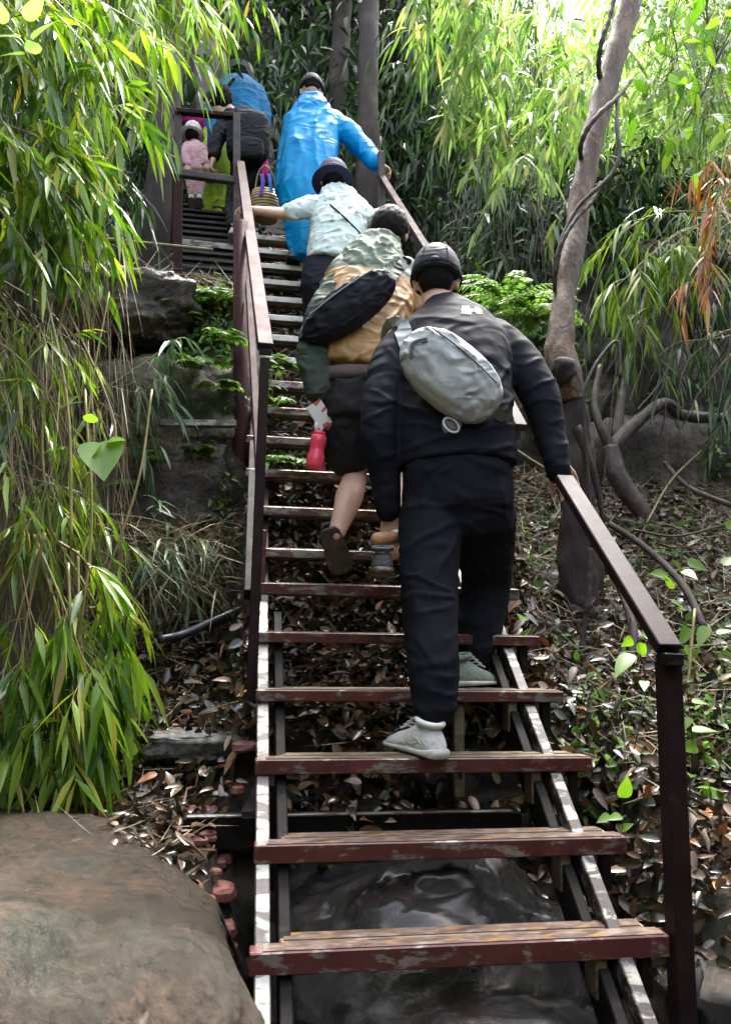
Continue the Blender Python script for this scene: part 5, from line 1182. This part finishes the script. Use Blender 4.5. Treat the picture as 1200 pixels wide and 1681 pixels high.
hand_mb(wl3, (-.9, .05, .1), (0, .1, -1), (.0, 1, 0), (30, 50, 40), .9, sk); hand_mb(wr3, (.5, .6, .1), (0, .2, -1), (-.8, 0, 0), (35, 50, 40), .9, sk)
obj('body', fuse(sk, .0055, 3), SKIN, p3, True)
jk = MB(); torso([(at(546, 436, Y3-.02), .155, .115), (at(550, 415, Y3), .17, .125), (at(556, 375, Y3+.06), .175, .125), (at(557, 345, Y3+.12), .18, .11), (at(554, 326, Y3+.17), .13, .09), (at(549, 314, Y3+.2), .075, .07)], mb=jk)
capsule([at(530, 338, Y3+.14), at(500, 342, Y3+.1), at(474, 350, Y3+.06)], [.075, .068, .055], 16, mb=jk, seg=10); capsule([at(585, 342, Y3+.14), at(612, 362, Y3+.1), at(634, 350, Y3+.02)], [.075, .066, .05], 16, mb=jk, seg=10)
obj('jacket', fuse(jk, .010, 3, folds(.010, 8, 1.2, 41)), TIE, p3, True)
hm = MB(); torso([(at(560, 362, Y3+.05), .06, .03), (at(556, 345, Y3+.07), .11, .06), (at(552, 326, Y3+.12), .105, .07), (at(549, 314, Y3+.16), .085, .065)], mb=hm)
obj('hood', fuse(hm, .008, 3, folds(.010, 13, 1.2, 6)), TIE, p3, True)
strap(p3, [at(534, 330, Y3+.02), at(560, 352, Y3-.07), at(590, 382, Y3-.07), at(605, 400, Y3)], .012, NAVB, nm='thin_cord')
pa = MB(); torso([(at(533, 480, Y3), .15, .11), (at(536, 455, Y3), .15, .11), (at(540, 430, Y3), .145, .10)], mb=pa)
capsule([at(520, 475, Y3), at(517, 545, Y3+.1), at(516, 610, Y3-.02)], [.09, .07, .06], 16, mb=pa, seg=10); capsule([at(550, 475, Y3), at(553, 545, Y3+.02), at(553, 610, Y3-.1)], [.09, .07, .06], 16, mb=pa, seg=10)
obj('trousers', fuse(pa, .010, 3, folds(.008, 7, 1.5, 4)), NAVY, p3, True)
zs3 = float(zstair(2.5)); 
for sx_ in (.30, .44): shoe(p3, (sx_, 2.50, zs3+.05), (sx_, 2.75, zs3+.05), (0, 0, 1), BSHOE, DSOLE, .95)
obj('hair', hair_mb(hd3, F3, .96, -.09, 1.0, 11), HAIR, p3, True)
def bucket(parent, hc, f, s, m):
    f = Vector(f).normalized(); r = f.cross(Vector((0, 0, 1))).normalized(); u = r.cross(f); q = lambda z: Vector(hc)+(f*-.008+u*z)*s
    R_ = [(q(z), a) for z, a in ((-.028, .138), (-.025, .139), (.0, .120), (.022, .102), (.05, .098), (.09, .092), (.108, .082), (.116, .05), (.117, .004))]
    o = obj('hat', loft([ring(c, r, f, a*s, a*s*1.06, 28, 1) for c, a in R_]), m, parent, True); obj('band', tube([q(.024)+(r*math.cos(a)*.104+f*math.sin(a)*.110)*s for a in np.linspace(0, 6.283, 30)], .0035, 6), m, o, True); return o
bucket(p3, hd3, F3, 1.0, HATN)

# ---------- blue raincoat
RAIN = cloth('bright_blue_raincoat', (.0, .27, .62), (.0, .40, .80), (.35, .5), 6, .8, trans=.35, spec=.3)
p4 = thing('person', 'tall person in a long bright blue hooded raincoat seen from behind', 'person', (.25, 3.3, 3.3))
Y4 = 3.25; hd4 = at(511, 152, Y4+.25); F4 = (-.05, 1, -.3)
sk = MB(); head_mb(hd4, F4, 1, sk); capsule([at(512, 180, Y4+.2), hd4], [.055, .055], mb=sk)
torso([(at(510, 330, Y4), .12, .09), (at(513, 250, Y4+.06), .13, .09), (at(515, 200, Y4+.15), .13, .08)], mb=sk)
sr4, er4, wr4 = at(550, 205, Y4+.15), at(592, 238, Y4+.1), at(622, 270, Y4-.02); capsule([sr4, er4, wr4], [.042, .037, .027], mb=sk, seg=10)
sl4, el4, wl4 = at(480, 205, Y4+.15), at(468, 262, Y4+.12), at(470, 320, Y4+.1); capsule([sl4, el4, wl4], [.042, .037, .027], mb=sk, seg=10)
for x in (497, 520): capsule([at(x, 340, Y4), at(x, 395, Y4+.1), at(x, 435, Y4)], [.07, .055, .04], mb=sk, seg=10)
hand_mb(wr4, (.4, .2, -.1), (0, .1, -1), (-.5, .8, 0), (30, 50, 40), .95, sk); hand_mb(wl4, (0, .1, -1), (1, 0, 0), (0, 1, 0), (20, 30, 20), .95, sk)
obj('body', fuse(sk, .007, 3), SKIN, p4, True)
jk = MB(); torso([(at(504, 428, Y4-.05), .10, .09), (at(505, 380, Y4-.04), .15, .13), (at(507, 320, Y4-.02), .20, .16), (at(509, 260, Y4+.04), .205, .16), (at(512, 215, Y4+.11), .20, .14), (at(513, 190, Y4+.16), .16, .11), (at(512, 172, Y4+.2), .08, .08)], mb=jk)
capsule([at(545, 198, Y4+.16), er4, at(615, 265, Y4-.0)], [.085, .08, .07], 16, mb=jk, seg=10); capsule([at(484, 205, Y4+.15), at(472, 262, Y4+.1), at(468, 312, Y4+.08)], [.09, .085, .075], 16, mb=jk, seg=10)
obj('raincoat', fuse(jk, .012, 3, folds(.022, 5, .35, 51)), RAIN, p4, True)
hm = MB(); torso([(at(514, 206, Y4+.06), .05, .03), (at(513, 190, Y4+.07), .11, .05), (at(512, 176, Y4+.11), .12, .07), (at(512, 165, Y4+.16), .10, .07)], mb=hm)
obj('hood', fuse(hm, .010, 3, folds(.010, 11, 1.2, 6)), RAIN, p4, True)
pa = MB()
for x in (497, 520): capsule([at(x, 345, Y4), at(x, 395, Y4+.08), at(x, 436, Y4+.02)], [.08, .07, .06], 14, mb=pa, seg=8)
obj('trousers', fuse(pa, .012, 2), NAVY, p4, True)
obj('hair', hair_mb(hd4, F4, 1.0, -.03, 1.0, 3), HAIR, p4, True); cap_parts(p4, hd4, F4, 1.04, CAPM)
for sx_ in (.20, .33): shoe(p4, (sx_, 3.16, 3.235), (sx_, 3.42, 3.235), (0, 0, 1), BSHOE, DSOLE, 1)

# ---------- dark clothed hiker with a backpack, bending to the left on the top flight
DARK = cloth('black_jacket', (.003, .003, .004), (.008, .008, .010), fs=8, fold=.6)
def small_person(label, loc, head, F_, spine, arms, legs, top, bottom, topn='jacket', shoes=None, s=1.0, widths=(.15, .16, .17, .12), vox=.011, hair=True, up_fold=.010, seed=0, hx=None):
    t = thing('person', label, 'person', loc); sk = MB(); head_mb(head, F_, s, sk)
    capsule([spine[-1], Vector(head)], [.05*s, .05*s], mb=sk); torso([(q, .11*s, .08*s) for q in spine], mb=sk)
    for a in arms: capsule(a[:3], [.042*s, .037*s, .026*s], mb=sk, seg=8); hand_mb(a[2], a[3], (0, .2, -1), (.5, .6, 0), (35, 45, 30), s*.95, sk)
    for a in legs: capsule(a, [.07*s, .052*s, .038*s], mb=sk, seg=8)
    obj('body', fuse(sk, .007, 2), SKIN, t, True)
    jk = MB(); torso([(q, w_*s, w_*.72*s) for q, w_ in zip(spine, widths)], mb=jk)
    for a in arms: capsule([a[0], a[1], Vector(a[1]).lerp(a[2], .82)], [.075*s, .066*s, .05*s], 14, mb=jk, seg=8)
    obj(topn, fuse(jk, vox, 3, folds(up_fold, 8, 1.1, seed)), top, t, True)
    pa = MB(); ellip(spine[0], widths[0]*.95*s, widths[0]*.75*s, .12*s, mb=pa)
    for a in legs: capsule(a, [.088*s, .07*s, .056*s], 14, mb=pa, seg=8)
    obj('trousers', fuse(pa, vox, 2, folds(.008, 8, 1.1, seed+2)), bottom, t, True)
    if hair: obj('hair', hair_mb(head, F_, s*1.06, -.09, 1.08, seed, .08), HAIR, t, True)
    if shoes:
        for a in legs: e = Vector(a[-1])-Vector((0, .05, .09))*s; shoe(t, e, e+Vector((0, .23*s, 0)), (0, 0, 1), shoes[0], shoes[1], s)
    return t
Yd = 3.95
p5 = small_person('dark haired hiker in black with a black backpack bending to the left', (-.1, 4, 3.8), at(362, 168, Yd+.1), (-.3, 1, -.5), [at(418, 290, Yd), at(415, 255, Yd+.02), at(405, 215, Yd+.08), at(385, 190, Yd+.1)],
    [(at(378, 195, Yd+.05), at(358, 225, Yd), at(350, 262, Yd-.05), (-.2, .2, -1)), (at(405, 190, Yd+.18), at(428, 235, Yd+.1), at(434, 275, Yd+.05), (0, 0, -1))],
    [(at(408, 300, Yd), at(385, 335, Yd+.1), at(384, 372, Yd)), (at(425, 300, Yd), at(412, 345, Yd+.15), at(420, 380, Yd+.1))], DARK, DARK, shoes=(WSHOE, GSOLE), seed=13)
bp = thing('backpack', 'black backpack on the bent hiker at the top of the stairs', 'backpack', at(410, 225, Yd-.12))
bmb = ellip(at(408, 228, Yd-.12), .17, .12, .22, nu=40, nv=26, pw=.6); bmb.v = [tuple(Vector(q)+Vector((0, -.012, 0))*noise.noise(Vector(q)*14)) for q in bmb.v]
obj('pack', bmb, NAVB, bp, True); bpk = obj('pocket', ellip(at(410, 245, Yd-.23), .11, .05, .09, nu=24, nv=14, pw=.6), NAVB, bp, True); obj('carry_loop', tube(spline([at(398, 190, Yd-.1), at(404, 182, Yd-.1), at(411, 190, Yd-.1)], 8), .006, 6), NAVB, bp)
BLUE2 = cloth('mid_blue_jacket', (.006, .10, .24), (.012, .17, .36), fs=7, fold=.7)
Yb = 4.5
p6 = small_person('stooping hiker in a blue jacket with a pale hat behind the black backpack', (-.1, 4.5, 4.2), at(392, 128, Yb+.3), (-.1, 1, -.9), [at(405, 240, Yb), at(402, 205, Yb+.03), at(392, 165, Yb+.12), at(388, 140, Yb+.2)],
    [(at(358, 152, Yb+.1), at(348, 190, Yb+.05), at(352, 225, Yb), (-.1, .2, -1)), (at(422, 150, Yb+.1), at(434, 185, Yb), at(432, 222, Yb-.05), (0, .1, -1))],
    [(at(395, 250, Yb), at(392, 300, Yb+.1), at(392, 350, Yb)), (at(415, 250, Yb), at(413, 300, Yb+.1), at(410, 350, Yb))], BLUE2, NAVY, shoes=(BSHOE, DSOLE), widths=(.16, .19, .24, .17), seed=17)
bucket(p6, at(392, 126, Yb+.3), (-.1, 1, -.9), 1.0, cloth('grey_hat', (.16, .17, .15), (.25, .25, .22)))
MAG = cloth('magenta_jacket', (.5, .01, .16), (.65, .03, .25)); LIME = cloth('lime_trousers', (.32, .5, .03), (.5, .65, .08)); Ym = 5.0
p7 = small_person('hiker in magenta sleeves and lime clothing half hidden behind the railing frame', (-.5, 5, 4.4), at(352, 172, Ym+.1), (-.9, .3, -.4), [at(350, 290, Ym), at(352, 255, Ym), at(353, 225, Ym+.02), at(352, 198, Ym+.05)],
    [(at(345, 202, Ym), at(322, 199, Ym-.05), at(300, 192, Ym-.05), (-1, 0, 0)), (at(360, 210, Ym+.1), at(368, 240, Ym), at(362, 270, Ym), (0, 0, -1))],
    [(at(345, 298, Ym), at(342, 330, Ym), at(342, 352, Ym)), (at(358, 298, Ym), at(358, 330, Ym+.05), at(358, 352, Ym))], MAG, LIME, seed=19)
obj('vest', torso([(at(350, 300, Ym-.02), .15, .12), (at(352, 260, Ym-.02), .15, .12), (at(354, 222, Ym), .14, .115)]), LIME, p7, True)
strap(p7, [at(347, 222, Ym-.14), at(346, 262, Ym-.16), at(346, 300, Ym-.15)], .07, BLUE2, .02, 'scarf')
PINKF = cloth('fluffy_pink_coat', (.6, .32, .36), (.8, .52, .55), fs=24, fold=.9); Yc = 4.6
p8 = small_person('small child in fluffy pink coat and white hat behind the railing frame', (-.6, 4.6, 4.2), at(317, 222, Yc), (.3, 1, -.2), [at(322, 280, Yc), at(322, 268, Yc), at(321, 252, Yc), at(319, 238, Yc)],
    [(at(310, 244, Yc), at(304, 258, Yc-.05), at(308, 270, Yc-.1), (.1, -.2, -1)), (at(330, 244, Yc), at(338, 256, Yc-.05), at(340, 268, Yc-.1), (0, -.2, -1))],
    [(at(316, 282, Yc), at(315, 300, Yc), at(315, 318, Yc)), (at(328, 282, Yc), at(328, 300, Yc), at(328, 318, Yc))], PINKF, PINKF, topn='coat', s=.72, widths=(.2, .2, .19, .12), up_fold=.014, seed=23, shoes=(WSHOE, GSOLE))
bucket(p8, at(317, 220, Yc), (.3, 1, -.2), .76, cloth('white_hat', (.6, .6, .56), (.75, .75, .7)))
# woven basket and magenta pouch carried beside them
def basket_mat():
    m, t, p, out = mat('woven_straw'); w_ = N(t, 'ShaderNodeTexWave', Scale=14.0, Distortion=1.5); w_.bands_direction = 'Z'; t.links.new(coords(t), w_.inputs['Vector'])
    r = ramp(t, w_.outputs[1], [(.2, (.16, .10, .035)), (.8, (.42, .3, .12))]); t.links.new(r.outputs[0], p.inputs['Base Color']); bump(t, p, w_.outputs[1], .8, .01); return m
Yk = 3.62; bk_ = thing('basket', 'straw basket with purple and blue ribbons carried left of the raincoat', 'basket', at(436, 362, Yk))
cR = [(at(436, 362, Yk), .085), (at(436, 350, Yk), .105), (at(436, 330, Yk), .115), (at(436, 316, Yk), .10), (at(436, 317, Yk), .09), (at(436, 345, Yk), .08)]
obj('bowl', loft([ring(c, Vector((1, 0, 0)), Vector((0, 1, 0)), a, a*.8, 28, 1) for c, a in cR]), basket_mat(), bk_, True)
obj('handle', tube(spline([at(418, 318, Yk), at(424, 285, Yk), at(436, 272, Yk), at(448, 288, Yk), at(454, 318, Yk)], 16), .006, 8), CULM, bk_, True)
PUR = cloth('purple_cloth', (.10, .05, .3), (.2, .1, .45))
strap(bk_, [at(430, 285, Yk-.06), at(432, 300, Yk-.09), at(428, 320, Yk-.10)], .03, PUR, nm='ribbon'); strap(bk_, [at(442, 285, Yk-.06), at(444, 300, Yk-.09), at(446, 316, Yk-.10)], .025, cloth('blue_ribbon', (.03, .15, .5)), nm='ribbon')
pc = thing('pouch', 'small magenta cloth pouch hanging above the straw basket', 'pouch', at(434, 275, 3.85)); pmb = ellip(at(434, 274, 3.85), .035, .03, .085, nu=20, nv=14, pw=.8)
pmb.v = [tuple(Vector(q)+Vector((.012, 0, 0))*noise.noise(Vector(q)*20)) for q in pmb.v]; obj('sack', pmb, MAG, pc, True); obj('cord', tube([at(435, 262, 3.85), at(434, 245, 3.86)], .004, 6), MAG, pc)
